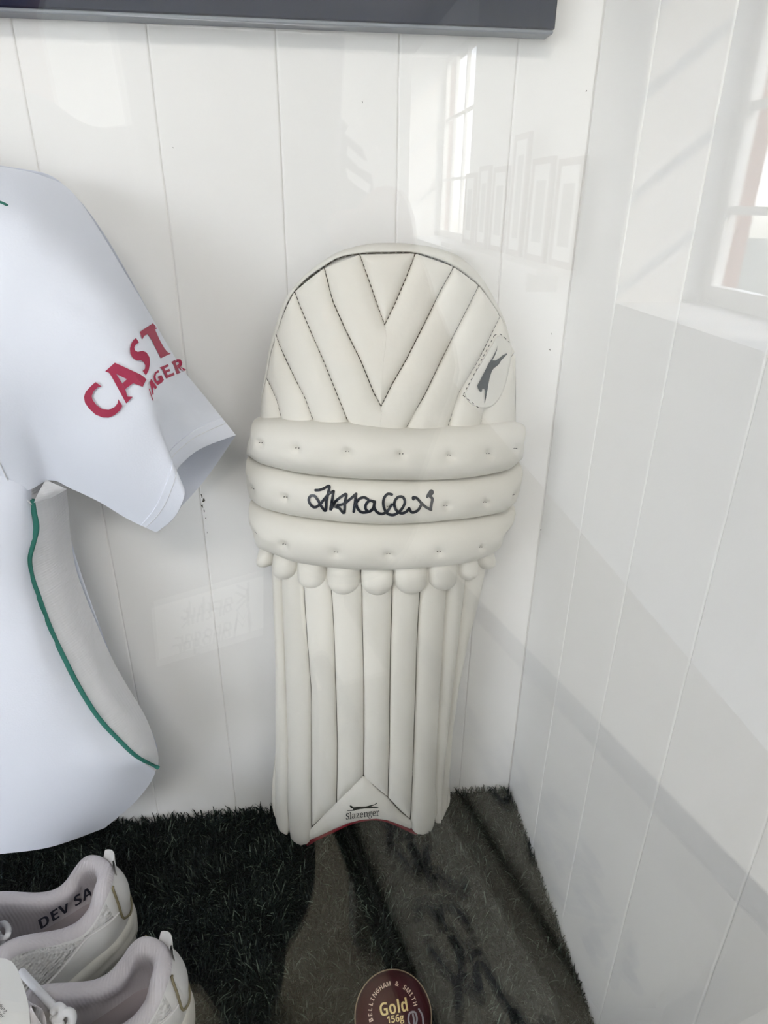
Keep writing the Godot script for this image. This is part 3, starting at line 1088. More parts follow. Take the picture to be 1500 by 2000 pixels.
func shirt() -> void:
	var o := thing("cricket_shirt", "white short sleeved cricket shirt with green piping, hanging left of the pad", "shirt")
	# sleeve and shoulder: rows run from the collar to the hem, columns from the lower edge to the top silhouette
	var S := [
		V3("-620,960,0.10 -640,860,0.13 -640,740,0.145 -640,620,0.145 -640,500,0.13 -640,380,0.10 -640,240,0.05"),
		V3("-300,960,0.10 -300,860,0.135 -310,740,0.15 -310,620,0.15 -310,500,0.135 -300,380,0.11 -280,262,0.05"),
		V3("-90,950,0.10 -100,850,0.135 -110,740,0.15 -110,620,0.15 -100,500,0.138 -60,400,0.115 -30,318,0.055"),
		V3("40,960,0.098 10,850,0.130 -10,740,0.148 -15,630,0.150 0,510,0.140 40,415,0.118 82,343,0.058"),
		V3("97,938,0.092 72,845,0.125 55,745,0.145 50,645,0.148 70,545,0.140 110,465,0.118 152,388,0.058"),
		V3("140,955,0.090 130,880,0.120 140,790,0.140 172,700,0.145 200,640,0.140 232,585,0.118 262,562,0.058"),
		V3("195,981,0.090 205,930,0.118 225,868,0.136 272,790,0.140 296,756,0.134 322,726,0.112 346,704,0.056"),
		V3("250,1014,0.092 272,975,0.114 292,928,0.127 317,862,0.131 321,846,0.112 362,812,0.094 408,784,0.054"),
		V3("305,1040,0.090 334,1018,0.106 352,992,0.118 361,956,0.122 341,926,0.088 386,880,0.076 461,850,0.052")]
	obj("sleeve", grid_mesh(patch_grid(S, 150, 130), true), M.jersey, o)
	# inside and back of the sleeve, and the back of the shirt
	var B := [
		V3("-620,960,0.020 -640,600,0.016 -640,240,0.045"),
		V3("-90,950,0.020 -110,650,0.016 -30,318,0.050"),
		V3("97,938,0.080 70,700,0.018 152,388,0.052"),
		V3("195,981,0.086 260,840,0.024 346,704,0.051"),
		V3("303,1039,0.088 390,950,0.036 461,850,0.050")]
	obj("sleeve_back", grid_mesh(patch_grid(B, 40, 24)), M.jersey, o)
	# hem band with its stitch line
	var band := []
	for j in 131:
		var v := j / 130.0
		var row := []
		for k in [[0.925, 0.0], [0.9255, 0.0012], [0.9275, 0.0016], [0.998, 0.0016], [1.0, 0.0006], [1.0, -0.002]]:
			row.append(patch_point(S, k[0], v, k[1]))
		band.append(row)
	obj("hem_band", grid_mesh(band), M.jersey, o)
	var hl := []
	for j in 121:
		hl.append(patch_point(S, 0.945, j / 120.0, 0.0017))
	obj("hem_stitch", tube_mesh(hl, 0.0003, 4), M.jersey_mesh, o)
	# body front panel up to the piping, and the side panel behind it
	var pipe := V("62,975 66,1000 71,1030 64,1062 57,1090 60,1118 75,1165 100,1232 125,1285 160,1352 195,1405 232,1445 268,1478 310,1500")
	var Fp := [
		V3("-560,880,0.105 -300,880,0.115 -120,880,0.115 -20,890,0.108 40,900,0.098 62,905,0.088"),
		V3("-560,975,0.110 -300,975,0.122 -120,975,0.122 -20,975,0.114 40,975,0.104 62,975,0.092"),
		V3("-560,1050,0.110 -300,1050,0.125 -120,1050,0.125 -20,1050,0.118 40,1050,0.107 68,1050,0.095"),
		V3("-560,1130,0.110 -300,1130,0.126 -120,1130,0.127 -20,1130,0.120 40,1130,0.110 63,1130,0.098"),
		V3("-560,1290,0.110 -300,1290,0.128 -120,1290,0.132 0,1290,0.128 80,1290,0.120 127,1290,0.106"),
		V3("-560,1405,0.110 -300,1405,0.128 -120,1405,0.134 40,1405,0.132 130,1405,0.122 195,1405,0.107"),
		V3("-560,1480,0.108 -300,1480,0.126 -120,1480,0.132 60,1480,0.130 190,1480,0.118 270,1480,0.100"),
		V3("-560,1510,0.106 -300,1510,0.124 -120,1510,0.130 70,1510,0.128 210,1510,0.112 303,1506,0.072"),
		V3("-560,1590,0.102 -300,1585,0.120 -120,1580,0.126 60,1575,0.122 180,1565,0.104 268,1562,0.070"),
		V3("-560,1700,0.092 -300,1690,0.108 -120,1680,0.114 0,1668,0.112 100,1654,0.098 205,1617,0.072")]
	obj("front_panel", grid_mesh(patch_grid(Fp, 110, 80), true), M.jersey, o)
	var Sp := [
		V3("62,905,0.088 90,910,0.070 125,915,0.040"),
		V3("62,975,0.092 100,978,0.072 133,985,0.042"),
		V3("68,1050,0.095 105,1050,0.076 139,1055,0.044"),
		V3("63,1130,0.098 112,1130,0.078 156,1135,0.048"),
		V3("127,1290,0.106 178,1288,0.086 220,1288,0.052"),
		V3("195,1405,0.107 243,1400,0.090 283,1398,0.056"),
		V3("270,1480,0.100 291,1470,0.085 307,1465,0.060"),
		V3("303,1506,0.072 307,1500,0.070 309,1495,0.062")]
	obj("side_panel", grid_mesh(patch_grid(Sp, 90, 30), true), M.jersey_mesh, o, "finely ribbed side panel")
	var Bk := [
		V3("-560,880,0.02 -100,900,0.016 125,915,0.038"), V3("-560,1050,0.02 -100,1050,0.016 139,1055,0.042"),
		V3("-560,1290,0.03 -60,1290,0.025 220,1288,0.050"), V3("-560,1480,0.04 0,1480,0.035 309,1480,0.058"),
		V3("-560,1700,0.05 -100,1680,0.045 205,1617,0.070")]
	obj("back_panel", grid_mesh(patch_grid(Bk, 40, 24)), M.jersey, o)
	var pp := []
	for p in spl(pipe, 120):
		var q := patch_find(Fp, p.x, p.y)
		pp.append(at_z(p.x, p.y, q.z + 0.001))
	obj("green_piping", joined_mesh([flat_tube(pp, 0.0026, 0.0014)]), M.green, o, "green piping down the side seam")
	# gusset under the arm
	var gu := [V3("66,982,0.097 78,978,0.094 100,972,0.088"), V3("76,960,0.098 95,962,0.094 128,957,0.086"), V3("90,936,0.098 100,942,0.095 128,954,0.090")]
	obj("gusset", grid_mesh(patch_grid(gu, 16, 16), true), M.jersey_mesh, o)
	var cl := []
	for p in spl(V("-30,394 -12,393 4,396 14,401"), 16):
		var q := patch_find(S, p.x, p.y)
		cl.append(at_z(p.x, p.y, q.z + 0.001))
	obj("collar_piping", tube_mesh(cl, 0.0009, 6), M.green, o, "short green piping at the collar")
	# raglan seam
	var rg := []
	for p in spl(V("0,905 14,935 34,960 62,985"), 30):
		rg.append(at_z(p.x, p.y, patch_find(S, p.x, p.y).z + 0.0006))
	obj("arm_seam", tube_mesh(rg, 0.0005, 5), M.jersey_mesh, o)
	# lettering on the sleeve
	var pr := func(p: Vector2) -> Vector3:
		var q := patch_find(S, p.x, p.y)
		return at_z(p.x, p.y, q.z + 0.0016)
	var letters := ["205,645 258,683 225,690 190,722 172,765 180,800 215,845 265,880 320,885 370,860 395,830 402,793 437,850 415,890 370,930 320,952 265,950 205,925 150,875 115,825 105,775 120,730 160,685",
		"288,553 372,478 590,578 620,598 645,622 612,685 530,655 462,704 437,657 476,620 383,574 436,658 461,706 480,770 525,772 470,830 345,600 322,565",
		"555,265 580,303 555,318 540,345 545,370 570,385 610,375 645,390 670,430 675,480 665,540 640,588 612,548 632,530 635,500 620,470 595,458 560,460 525,435 505,400 502,355 515,310 535,280",
		"588,212 700,138 740,182 718,192 760,285 800,355 828,388 855,400 768,440 690,285 655,232 625,247 608,278",
		"663,703 671,700 686,750 704,800 701,810 690,785",
		"672,648 685,618 738,690 720,708 708,690 700,706 707,750 697,757 686,705",
		"748,540 752,562 730,570 722,600 733,638 757,630 757,613 742,615 745,597 775,585 795,625 778,650 740,672 712,640 705,600 718,562",
		"758,520 830,490 838,508 800,526 808,546 842,530 850,550 818,564 828,585 880,562 887,584 815,615 782,538",
		"858,472 910,448 938,450 953,475 950,500 938,510 965,527 990,540 958,552 918,522 905,500 925,490 920,470 895,479 904,501 918,525 925,548 940,562 905,577 880,500"]
	for s in letters:
		obj("letter", print_mesh([zoomed(V(s), 140, 600, 4.412)], pr, 2), M.crimson, o, "crimson printed letter")

func flat_tube(path: Array, w: float, t: float) -> Array:   # an oval cord facing +z
	var rows := []
	for i in path.size():
		var d: Vector3 = (path[mini(i + 1, path.size() - 1)] - path[maxi(i - 1, 0)]).normalized()
		var x := d.cross(Vector3.BACK).normalized()
		var row := []
		for k in 9:
			var g := TAU * k / 8.0
			row.append(path[i] + x * cos(g) * w + Vector3.BACK * sin(g) * t)
		rows.append(row)
	return grid_arrays(rows)

# ------------------------------------------------------------------ shoes
const SHOE_X := Vector3(-0.79, 0, 0.61)
const SHOE_Y := Vector3(0.61, 0, 0.79)
func foot(p: float, length := 0.128) -> Array:   # [along, side, outward normal along, side] of the footprint; p -1..1, 0 at the heel
	var a := absf(p)
	var sg := signf(p) if p != 0.0 else 1.0
	if a < 0.4:
		var g := a / 0.4 * PI / 2
		return [0.037 - 0.037 * cos(g), sg * 0.036 * sin(g), -cos(g), sg * sin(g)]
	var t := (a - 0.4) / 0.6
	return [0.037 + t * (length - 0.037), sg * (0.036 + 0.008 * smoothstep(0.0, 1.0, t)), 0.0, sg]

func rim_height(p: float) -> float:
	var t: float = foot(p)[0]
	return 0.093 - 0.027 * smoothstep(0.010, 0.05, t) + 0.042 * smoothstep(0.05, 0.115, t)

func shoe_wall(p: float, y: float) -> Vector3:   # outer skin, in shoe axes (along, up, side)
	var f := foot(p)
	var r := rim_height(p)
	var k := clampf((y - 0.02) / (r - 0.02), 0.0, 1.0)
	var off := 0.004 + 0.004 * sin(PI * k) - 0.009 * k * k
	return Vector3(f[0] + f[2] * off, y, f[1] + f[3] * off)

func shoes() -> void:
	var group := "white cricket shoes on the turf below the shirt"
	shoe(Vector3(-0.481, 0.0, 0.136), true, "white cricket shoe nearest the back wall, with dark lettering printed inside its heel", group)
	shoe(Vector3(-0.406, 0.0, 0.232), false, "white cricket shoe in front of its pair, with a knotted lace and a padded tongue", group)

func shoe(at: Vector3, lettered: bool, label: String, group: String) -> void:
	var o := thing("cricket_shoe", label, "shoe", at, group)
	var W := func(q: Vector3) -> Vector3: return SHOE_X * q.x + Vector3.UP * q.y + SHOE_Y * q.z
	var ps := []
	for i in 91:
		ps.append(-1.0 + 2.0 * i / 90.0)
	# outer wall
	var rows := []
	for p in ps:
		var row := []
		for j in 15:
			row.append(W.call(shoe_wall(p, lerpf(0.016, rim_height(p) - 0.004, j / 14.0))))
		rows.append(row)
	obj("upper", grid_mesh(rows), M.shoe, o)
	# knit side panels, slightly proud
	for sd in [-1.0, 1.0]:
		rows = []
		for i in 41:
			var p: float = sd * lerpf(0.30, 1.0, i / 40.0)
			var r := rim_height(p)
			var lowy := 0.062 - 0.012 * smoothstep(0.3, 0.9, absf(p))
			var row := []
			for j in 9:
				var v := j / 8.0
				var q := shoe_wall(p, lerpf(lowy, r - 0.006, v))
				q += Vector3(foot(p)[2], 0, foot(p)[3]) * (0.0016 * sin(PI * clampf(v * 1.2, 0, 1)) if i > 0 else 0.0)
				row.append(W.call(q))
			rows.append(row)
		obj("knit_panel", grid_mesh(rows), M.shoe_knit, o, "textured knit side panel")
		var line := []
		for i in 41:
			var p: float = sd * lerpf(0.26, 1.0, i / 40.0)
			var lowy := 0.060 - 0.012 * smoothstep(0.3, 0.9, absf(p))
			line.append(W.call(shoe_wall(p, lowy) + Vector3(foot(p)[2], 0, foot(p)[3]) * 0.0005))
		obj("trim_cord", tube_mesh(line, 0.0012, 6), M.shoe, o)
	# padded collar and lining
	rows = []
	for p in ps:
		var f := foot(p)
		var r := rim_height(p)
		var row := []
		var pad_ := 0.0085
		for k in 9:
			var g := -0.3 + (PI + 0.6) * k / 8.0
			row.append(W.call(Vector3(f[0] + f[2] * (-0.011 + pad_ * cos(g)), r - 0.006 + pad_ * sin(g), f[1] + f[3] * (-0.011 + pad_ * cos(g)))))
		for k in 8:
			var v := (k + 1) / 8.0
			var off := -0.0195 + 0.006 * sin(PI * v * 0.8)
			row.append(W.call(Vector3(f[0] + f[2] * off, lerpf(r - 0.012, 0.03, v), f[1] + f[3] * off)))
		rows.append(row)
	obj("lining", grid_mesh(rows), M.shoe_lining, o, "padded ribbed lining and collar")
	# insole
	var rim := []
	for p in ps:
		var f := foot(p)
		rim.append([W.call(Vector3(f[0] - f[2] * 0.014, 0.031, f[1] - f[3] * 0.014)), W.call(Vector3(maxf(f[0], 0.03), 0.0315, 0.0))])
	obj("insole", grid_mesh(rim), M.insole, o)
	# forefoot: arch over the toes
	var outline := func(t: float) -> float:
		if t < 0.15: return 0.044
		if t < 0.23: return 0.044 + 0.008 * sin((t - 0.15) / 0.08 * PI / 2)
		return 0.052 * sqrt(maxf(1.0 - pow((t - 0.23) / 0.07, 2.0), 0.0))
	rows = []
	for i in 31:
		var t := 0.122 + (0.2995 - 0.122) * sin(i / 30.0 * PI / 2)
		var w: float = outline.call(t)
		var top := 0.098 - 0.050 * smoothstep(0.12, 0.25, t)
		top = lerpf(top, 0.024, pow(clampf((t - 0.25) / 0.05, 0, 1), 3.0))
		var row := []
		for k in 25:
			var g := PI * k / 24.0
			var open := 0.012 * maxf(sin(g) - 0.6, 0.0) * (1.0 - smoothstep(0.125, 0.2, t))
			row.append(W.call(Vector3(t - open, 0.016 + (top - 0.016) * pow(sin(g), 0.75) - open, w * signf(cos(g)) * pow(absf(cos(g)), 0.8))))
		rows.append(row)
	obj("vamp", grid_mesh(rows), M.shoe, o)
	# sole with ridges
	var foot_line := []
	for k in 41:
		var g := PI / 2 * (k / 20.0 - 1.0)
		foot_line.append(Vector2(0.037 - 0.041 * cos(g), 0.040 * sin(g)))
	for k in range(1, 25):
		var t := 0.037 + (0.2995 - 0.037) * sin(k / 24.0 * PI / 2)
		foot_line.append(Vector2(t, (outline.call(t) if t > 0.15 else lerpf(0.040, 0.044, (t - 0.037) / 0.113)) + 0.003))
	for k in range(23, 0, -1):
		var t := 0.037 + (0.2995 - 0.037) * sin(k / 24.0 * PI / 2)
		foot_line.append(Vector2(t, -(outline.call(t) if t > 0.15 else lerpf(0.040, 0.044, (t - 0.037) / 0.113)) - 0.003))
	foot_line.append(foot_line[0])
	rows = []
	var prof := [[0.0, -0.012], [0.002, -0.012], [0.004, -0.006], [0.005, 0.0], [0.0035, 0.003], [0.0055, 0.006], [0.006, 0.011], [0.004, 0.014], [0.0052, 0.017], [0.0045, 0.023], [0.001, 0.026], [-0.004, 0.0265]]
	var cen := Vector2(0.13, 0.0)
	for p in foot_line:
		var row := []
		var heel: float = 1.0 + 0.25 * smoothstep(0.1, 0.0, p.x)
		for c in prof:
			var q: Vector2 = p + (p - Vector2(clampf(p.x, 0.037, 0.24), 0)).normalized() * c[0]
			row.append(W.call(Vector3(q.x, c[1] * heel if c[1] > 0 else c[1], q.y)))
		rows.append(row)
	obj("sole", grid_mesh(rows), M.sole, o)
	# heel patch and its gold edge
	var edge := []
	for q in spl(V("-0.20,0.094 -0.235,0.075 -0.255,0.056 -0.20,0.041 -0.10,0.035 0.0,0.034 0.10,0.035 0.20,0.041 0.255,0.056 0.235,0.075 0.20,0.094"), 60):
		var y := minf(q.y, rim_height(q.x) - 0.006)
		edge.append(W.call(shoe_wall(q.x, y) + Vector3(foot(q.x)[2], 0, foot(q.x)[3]) * 0.0015))
	obj("heel_edging", tube_mesh(edge, 0.0012, 6), M.gold, o, "dull gold edging round the heel patch")
	rows = []
	for i in 25:
		var p := lerpf(-0.20, 0.20, i / 24.0)
		var row := []
		for j in 11:
			var v := j / 10.0
			var y := lerpf(0.041 + 0.006 * pow(p / 0.2, 4.0), rim_height(p) - 0.008, v)
			var lift := 0.0028 * sin(PI * clampf(v, 0.0, 1.0)) * (1.0 - pow(absf(p / 0.2), 6.0))
			row.append(W.call(shoe_wall(p, y) + Vector3(foot(p)[2], 0, foot(p)[3]) * lift))
		rows.append(row)
	obj("heel_patch", grid_mesh(rows), M.shoe, o)
	# pull tab
	rows = []
	for e in [[-0.0015, 0.076], [-0.001, 0.086], [-0.0015, 0.094], [-0.0025, 0.1025], [-0.0022, 0.1042], [-0.0008, 0.1042], [0.0012, 0.096], [0.003, 0.088], [0.004, 0.078]]:
		var row := []
		for k in 9:
			var s := lerpf(-1.0, 1.0, k / 8.0)
			var wd := 0.0125 - 0.0035 * smoothstep(0.085, 0.104, e[1])
			row.append(W.call(Vector3(e[0] + 0.004 * s * s, e[1] - 0.002 * s * s, s * wd)))
		rows.append(row)
	obj("pull_tab", grid_mesh(rows), M.shoe, o)
	# tongue
	rows = []
	for i in 17:
		var v := i / 16.0
		var t := lerpf(0.175, 0.112, v)
		var y := lerpf(0.082, 0.130, v)
		var w := lerpf(0.020, 0.037, v) * sqrt(maxf(1.0 - pow(maxf(v - 0.75, 0.0) / 0.26, 2.0), 0.05))
		var row := []
		for k in 25:
			var g := TAU * k / 24.0
			row.append(W.call(Vector3(t + 0.004 * sin(g) * 0.8, y + 0.006 * sin(g) - 0.010 * pow(cos(g), 2.0), w * cos(g))))
		rows.append(row)
	obj("tongue", grid_mesh(rows), M.shoe_lining, o, "padded tongue")
	# laces across the throat
	for k in 4:
		var t := 0.142 + 0.022 * k
		var path := []
		for j in 13:
			var s := lerpf(-1.0, 1.0, j / 12.0)
			path.append(W.call(Vector3(t + 0.012 * s * (1 if k % 2 == 0 else -1), 0.110 - 0.012 * k + 0.006 * (1.0 - s * s), s * 0.032)))
		obj("lace", tube_mesh(path, 0.0028, 7), M.lace, o)
	var inv := func(g: Vector3) -> Vector3: return g - at
	if lettered:
		var tx := text_tris("DEV SAM", "Droid Sans", true, 0.018)
		obj("lettering", put_tris(tx, func(p): return W.call(Vector3(0.043 - p.x * 0.95, 0.047 + p.y * 1.15, -0.0185 - 0.0000))), M.ink, o, "dark printed capital letters")
		var kn := []
		for k in 2:
			var path := []
			for g in spl3([at_y(-6, 1815, 0.10), at_y(5, 1803, 0.108), at_y(16, 1812, 0.11), at_y(14, 1828, 0.108), at_y(2, 1832, 0.104), at_y(-4, 1822, 0.10 + 0.004 * k)], 24):
				path.append(inv.call(g))
			kn.append(tube(path, 0.0026, 7))
		var tail := []
		for g in spl3([at_y(4, 1828, 0.104), at_y(6, 1845, 0.098), at_y(10, 1860, 0.088), at_y(12, 1872, 0.080)], 12):
			tail.append(inv.call(g))
		kn.append(tube(tail, 0.0022, 7))
		obj("lace_knot", joined_mesh(kn), M.lace, o)
	else:
		var path := []
		for g in spl3([at_y(42, 1898, 0.108), at_y(56, 1913, 0.112), at_y(82, 1942, 0.115), at_y(104, 1966, 0.115), at_y(118, 1980, 0.112)], 24):
			path.append(inv.call(g))
		obj("lace", tube_mesh(path, 0.0034, 9), M.lace, o)
		var kn := []
		for c in [[at_y(104, 1978, 0.118), at_y(112, 1967, 0.122), at_y(122, 1972, 0.123), at_y(118, 1986, 0.12), at_y(106, 1992, 0.116)], [at_y(112, 1995, 0.116), at_y(124, 1978, 0.122), at_y(138, 1978, 0.120), at_y(141, 1992, 0.114), at_y(134, 2008, 0.108)], [at_y(104, 1985, 0.115), at_y(113, 1996, 0.116), at_y(120, 2010, 0.110), at_y(118, 2026, 0.105)]]:
			path = []
			for g in spl3(c, 20):
				path.append(inv.call(g))
			kn.append(tube(path, 0.0036, 8))
		obj("lace_knot", joined_mesh(kn), M.lace, o)
		var lab := []
		for e in [["-30,1890 0,1872 24,1880 42,1915 55,1960 60,2010", 0.0], ["-40,1960 -20,1960 -10,1965 -5,1980 0,2000 0,2030", 0.0]]:
			var row := []
			for p in spl(V(e[0]), 14):
				row.append(inv.call(at_y(p.x, p.y, 0.1335)))
			lab.append(row)
		var ply := []
		for d in [0.0012, -0.0012]:
			var a := []
			var b := []
			for k in 14:
				a.append(lab[0][k] + Vector3.UP * d); b.append(lab[1][k] + Vector3.UP * d)
			if d > 0: ply.append_array([b, a])
			else: ply.append_array([a, b])
		obj("tongue_label", grid_mesh(ply), M.paper, o, "white printed label inside the tongue")
		for t in [["ading", 3.0, 1967.0], ["ter", 2.0, 1982.0]]:
			obj("lettering", put_tris(text_tris(t[0], "Droid Sans", false, 11.0), func(p): return inv.call(at_y(t[1] + Vector2(p.x, -p.y).rotated(0.75).x, t[2] + Vector2(p.x, -p.y).rotated(0.75).y, 0.1352))), M.ink, o)

# ------------------------------------------------------------------ ball
func ball() -> void:
	var c := at_y(768, 1984, 0.022)
	var r := 0.0362
	var o := thing("cricket_ball", "dark maroon cricket ball with gilt lettering, on the turf before the pad", "ball", c)
	var axis := (eye - c).normalized()
	var up := (look.y - axis * look.y.dot(axis)).normalized()
	var tilt := Basis(axis, deg_to_rad(2.0))
	up = tilt * up
	var rt := up.cross(axis).normalized()
	var rows := []
	for i in 49:
		var g := PI * i / 48.0
		var row := []
		for k in 65:
			var a := TAU * k / 64.0
			row.append((axis * cos(g) + (rt * cos(a) + up * sin(a)) * sin(g)) * r)
		rows.append(row)
	obj("cover", grid_mesh(rows), M.ball_leather, o)
	var ring := []
	for b in [-0.055, 0.055]:
		rows = []
		for k in 97:
			var a := TAU * k / 96.0
			var d := rt * cos(a) + up * sin(a)
			var row := []
			for j in 7:
				var g := TAU * j / 6.0
				row.append(d * (r + 0.0001 + 0.0009 * cos(g)) + axis * (b * r + 0.0009 * sin(g)))
			rows.append(row)
		ring.append(grid_arrays(rows))
	obj("seam", joined_mesh(ring), M.seam_thread, o, "pale raised seam round the rim")
	var st := []
	for k in 90:
		var a := TAU * k / 90.0
		var d := rt * cos(a) + up * sin(a)
		var d2 := rt * cos(a + 0.02) + up * sin(a + 0.02)
		st.append(tube([d * (r + 0.0006) - axis * r * 0.05, d2 * (r + 0.0006) + axis * r * 0.05], 0.0005, 5))
	var so := obj("seam_stitches", joined_mesh(st), M.seam_thread, o)
	so.set_meta("kind", "stuff")
	# lettering pressed on the sphere; p in units of the radius on the face towards the glass
	var put := func(p: Vector2) -> Vector3:
		var l := p.length()
		var g := asin(clampf(l, 0.0, 0.98))
		var d := Vector2.ZERO if l < 1e-6 else p / l
		return (axis * cos(g) + (rt * d.x + up * d.y) * sin(g)) * (r + 0.00018)
	var word := "BELLINGHAM & SMITH"
	var angles := []
	for k in word.length():
		var a := deg_to_rad(lerpf(196.0, 14.0, k / (word.length() - 1.0)))
		if word[k] == " ": continue
		var tr := text_tris(word[k], "Droid Sans", true, 0.145)
		var turn := a - PI / 2
		obj("letter", put_tris(tr, func(p): return put.call(Vector2(0, 0.09) + Vector2(cos(a), sin(a)) * 0.585 + Vector2(p.x, p.y).rotated(turn)), 0.06), M.ball_print, o)
	obj("letter", put_tris(text_tris("Gold", "Droid Sans", true, 0.37), func(p): return put.call(Vector2(0.02, 0.17) + Vector2(p.x * 0.92, p.y).rotated(0.14)), 0.06), M.gold_print, o)
	obj("letter", put_tris(text_tris("156g", "Droid Sans", true, 0.20), func(p): return put.call(Vector2(0.05, -0.06) + Vector2(p.x, p.y).rotated(0.10)), 0.06), M.gold_print, o)
	var sig := [V("-0.48,-0.32 -0.40,-0.18 -0.34,-0.28 -0.28,-0.2 -0.22,-0.32"), V("-0.2,-0.36 -0.1,-0.22 -0.02,-0.3 0.05,-0.2 0.12,-0.32 0.2,-0.22 0.3,-0.32"),
		V("0.42,-0.22 0.38,-0.08 0.42,0.04 0.55,0.06 0.60,-0.08 0.55,-0.22"), V("0.50,0.02 0.52,-0.12 0.50,-0.24"), V("0.66,0.12 0.74,0.0 0.76,-0.2")]
	obj("signature", strokes_mesh(sig, 0.045, put, 4), M.silver_ink, o, "silver pen signature")

# ------------------------------------------------------------------ picture
func picture() -> void:
	var yb := 0.8535
	var xr := -0.0475
	var o := thing("picture_frame", "dark navy framed picture hung high on the back wall, only its lower edge in view", "picture", Vector3(0, 0, 0))
	bx("panel", Vector3(-1.05, yb + 0.003, 0.001), Vector3(xr, 1.28, 0.0205), M.navy, o, 0.001)
	bx("edge_strip", Vector3(-1.05, yb, 0.0005), Vector3(xr - 0.001, yb + 0.003, 0.0200), M.frame_lip, o, 0.0008)

# ------------------------------------------------------------------ the room's things, seen in the glass
# surface nets over a field of tapered capsules joined smoothly; bones: [a, b, radius a, radius b]
func flesh(bones: Array, cell: float, k: float, squash := Vector3.ONE) -> ArrayMesh:
	var lo := Vector3.ONE * 1e9
	var hi := -lo
	for b in bones:
		var r := maxf(b[2], b[3]) + k + cell * 2
		lo = lo.min(b[0] - Vector3.ONE * r).min(b[1] - Vector3.ONE * r)
		hi = hi.max(b[0] + Vector3.ONE * r).max(b[1] + Vector3.ONE * r)
	var nx := int((hi.x - lo.x) / cell) + 2
	var ny := int((hi.y - lo.y) / cell) + 2
	var nz := int((hi.z - lo.z) / cell) + 2
	var field := PackedFloat32Array()
	field.resize(nx * ny * nz)
	field.fill(1.0)
	for b in bones:
		var a: Vector3 = b[0]
		var e: Vector3 = b[1]
		var ra: float = b[2]
		var rb: float = b[3]
		var ba := e - a
		var l2 := maxf(ba.length_squared(), 1e-9)
		var r := maxf(ra, rb) + k * 1.5 + cell * 2
		var p0 := (a.min(e) - Vector3.ONE * r - lo) / cell
		var p1 := (a.max(e) + Vector3.ONE * r - lo) / cell
		for z in range(maxi(int(p0.z), 0), mini(int(p1.z) + 1, nz)):
			for y in range(maxi(int(p0.y), 0), mini(int(p1.y) + 1, ny)):
				var at := (z * ny + y) * nx
				for x in range(maxi(int(p0.x), 0), mini(int(p1.x) + 1, nx)):
					var p := lo + Vector3(x, y, z) * cell
					var t := clampf((p - a).dot(ba) / l2, 0.0, 1.0)
					var d := p.distance_to(a + ba * t) - lerpf(ra, rb, t)
					var f := field[at + x]
					var h := maxf(k - absf(f - d), 0.0) / k
					field[at + x] = minf(f, d) - h * h * k * 0.25
	var cells := {}
	var pos := PackedVector3Array()
	var off := [0, 1, nx, nx + 1, nx * ny, nx * ny + 1, nx * ny + nx, nx * ny + nx + 1]
	var edges := [[0, 1], [2, 3], [4, 5], [6, 7], [0, 2], [1, 3], [4, 6], [5, 7], [0, 4], [1, 5], [2, 6], [3, 7]]
	for z in nz - 1:
		for y in ny - 1:
			var at := (z * ny + y) * nx
			for x in nx - 1:
				var c := at + x
				if absf(field[c]) > cell * 2.0:
					continue
				var inside := 0
				for q in 8:
					if field[c + off[q]] < 0.0: inside += 1
				if inside == 0 or inside == 8:
					continue
				var s := Vector3.ZERO
				var n := 0
				for e in edges:
					var fa := field[c + off[e[0]]]
					var fb := field[c + off[e[1]]]
					if (fa < 0.0) != (fb < 0.0):
						var t := fa / (fa - fb)
						var pa := Vector3(e[0] & 1, (e[0] >> 1) & 1, e[0] >> 2)
						var pb := Vector3(e[1] & 1, (e[1] >> 1) & 1, e[1] >> 2)
						s += pa.lerp(pb, t); n += 1
				cells[c] = pos.size()
				pos.append(lo + (Vector3(x, y, z) + s / n) * cell)
	var idx := PackedInt32Array()
	var steps := [1, nx, nx * ny]
	for c in cells:
		for ax in 3:
			var u: int = steps[(ax + 1) % 3]
			var v: int = steps[(ax + 2) % 3]
			var fa := field[c]
			var fb := field[c + steps[ax]]
			if (fa < 0.0) == (fb < 0.0): continue
			if not (cells.has(c - u) and cells.has(c - v) and cells.has(c - u - v)): continue
			var q := [cells[c], cells[c - u], cells[c - u - v], cells[c - v]]
			if fa < 0.0: idx.append_array(PackedInt32Array([q[0], q[2], q[1], q[0], q[3], q[2]]))
			else: idx.append_array(PackedInt32Array([q[0], q[1], q[2], q[0], q[2], q[3]]))
	var nor := PackedVector3Array()
	nor.resize(pos.size())
	for t in range(0, idx.size(), 3):
		var nn := (pos[idx[t + 2]] - pos[idx[t]]).cross(pos[idx[t + 1]] - pos[idx[t]])
		for q in 3: nor[idx[t + q]] += nn
	for q in nor.size(): nor[q] = nor[q].normalized()
	var arr := []
	arr.resize(Mesh.ARRAY_MAX)
	arr[Mesh.ARRAY_VERTEX] = pos
	arr[Mesh.ARRAY_NORMAL] = nor
	arr[Mesh.ARRAY_INDEX] = idx
	var m := ArrayMesh.new()
	m.add_surface_from_arrays(Mesh.PRIMITIVE_TRIANGLES, arr)
	return m

func bones_distance(p: Vector3, bones: Array) -> float:
	var best := 1e9
	for b in bones:
		var ba: Vector3 = b[1] - b[0]
		var t := clampf((p - b[0]).dot(ba) / maxf(ba.length_squared(), 1e-9), 0.0, 1.0)
		best = minf(best, p.distance_to(b[0] + ba * t) - lerpf(b[2], b[3], t))
	return best

# the point of the room seen mirrored in the glass at that pixel, at distance z in the room
func mirrored(px: float, py: float, z: float) -> Vector3:
	var p := at_z(px, py, 2.0 * GLASS - z)
	return Vector3(p.x, p.y, z)

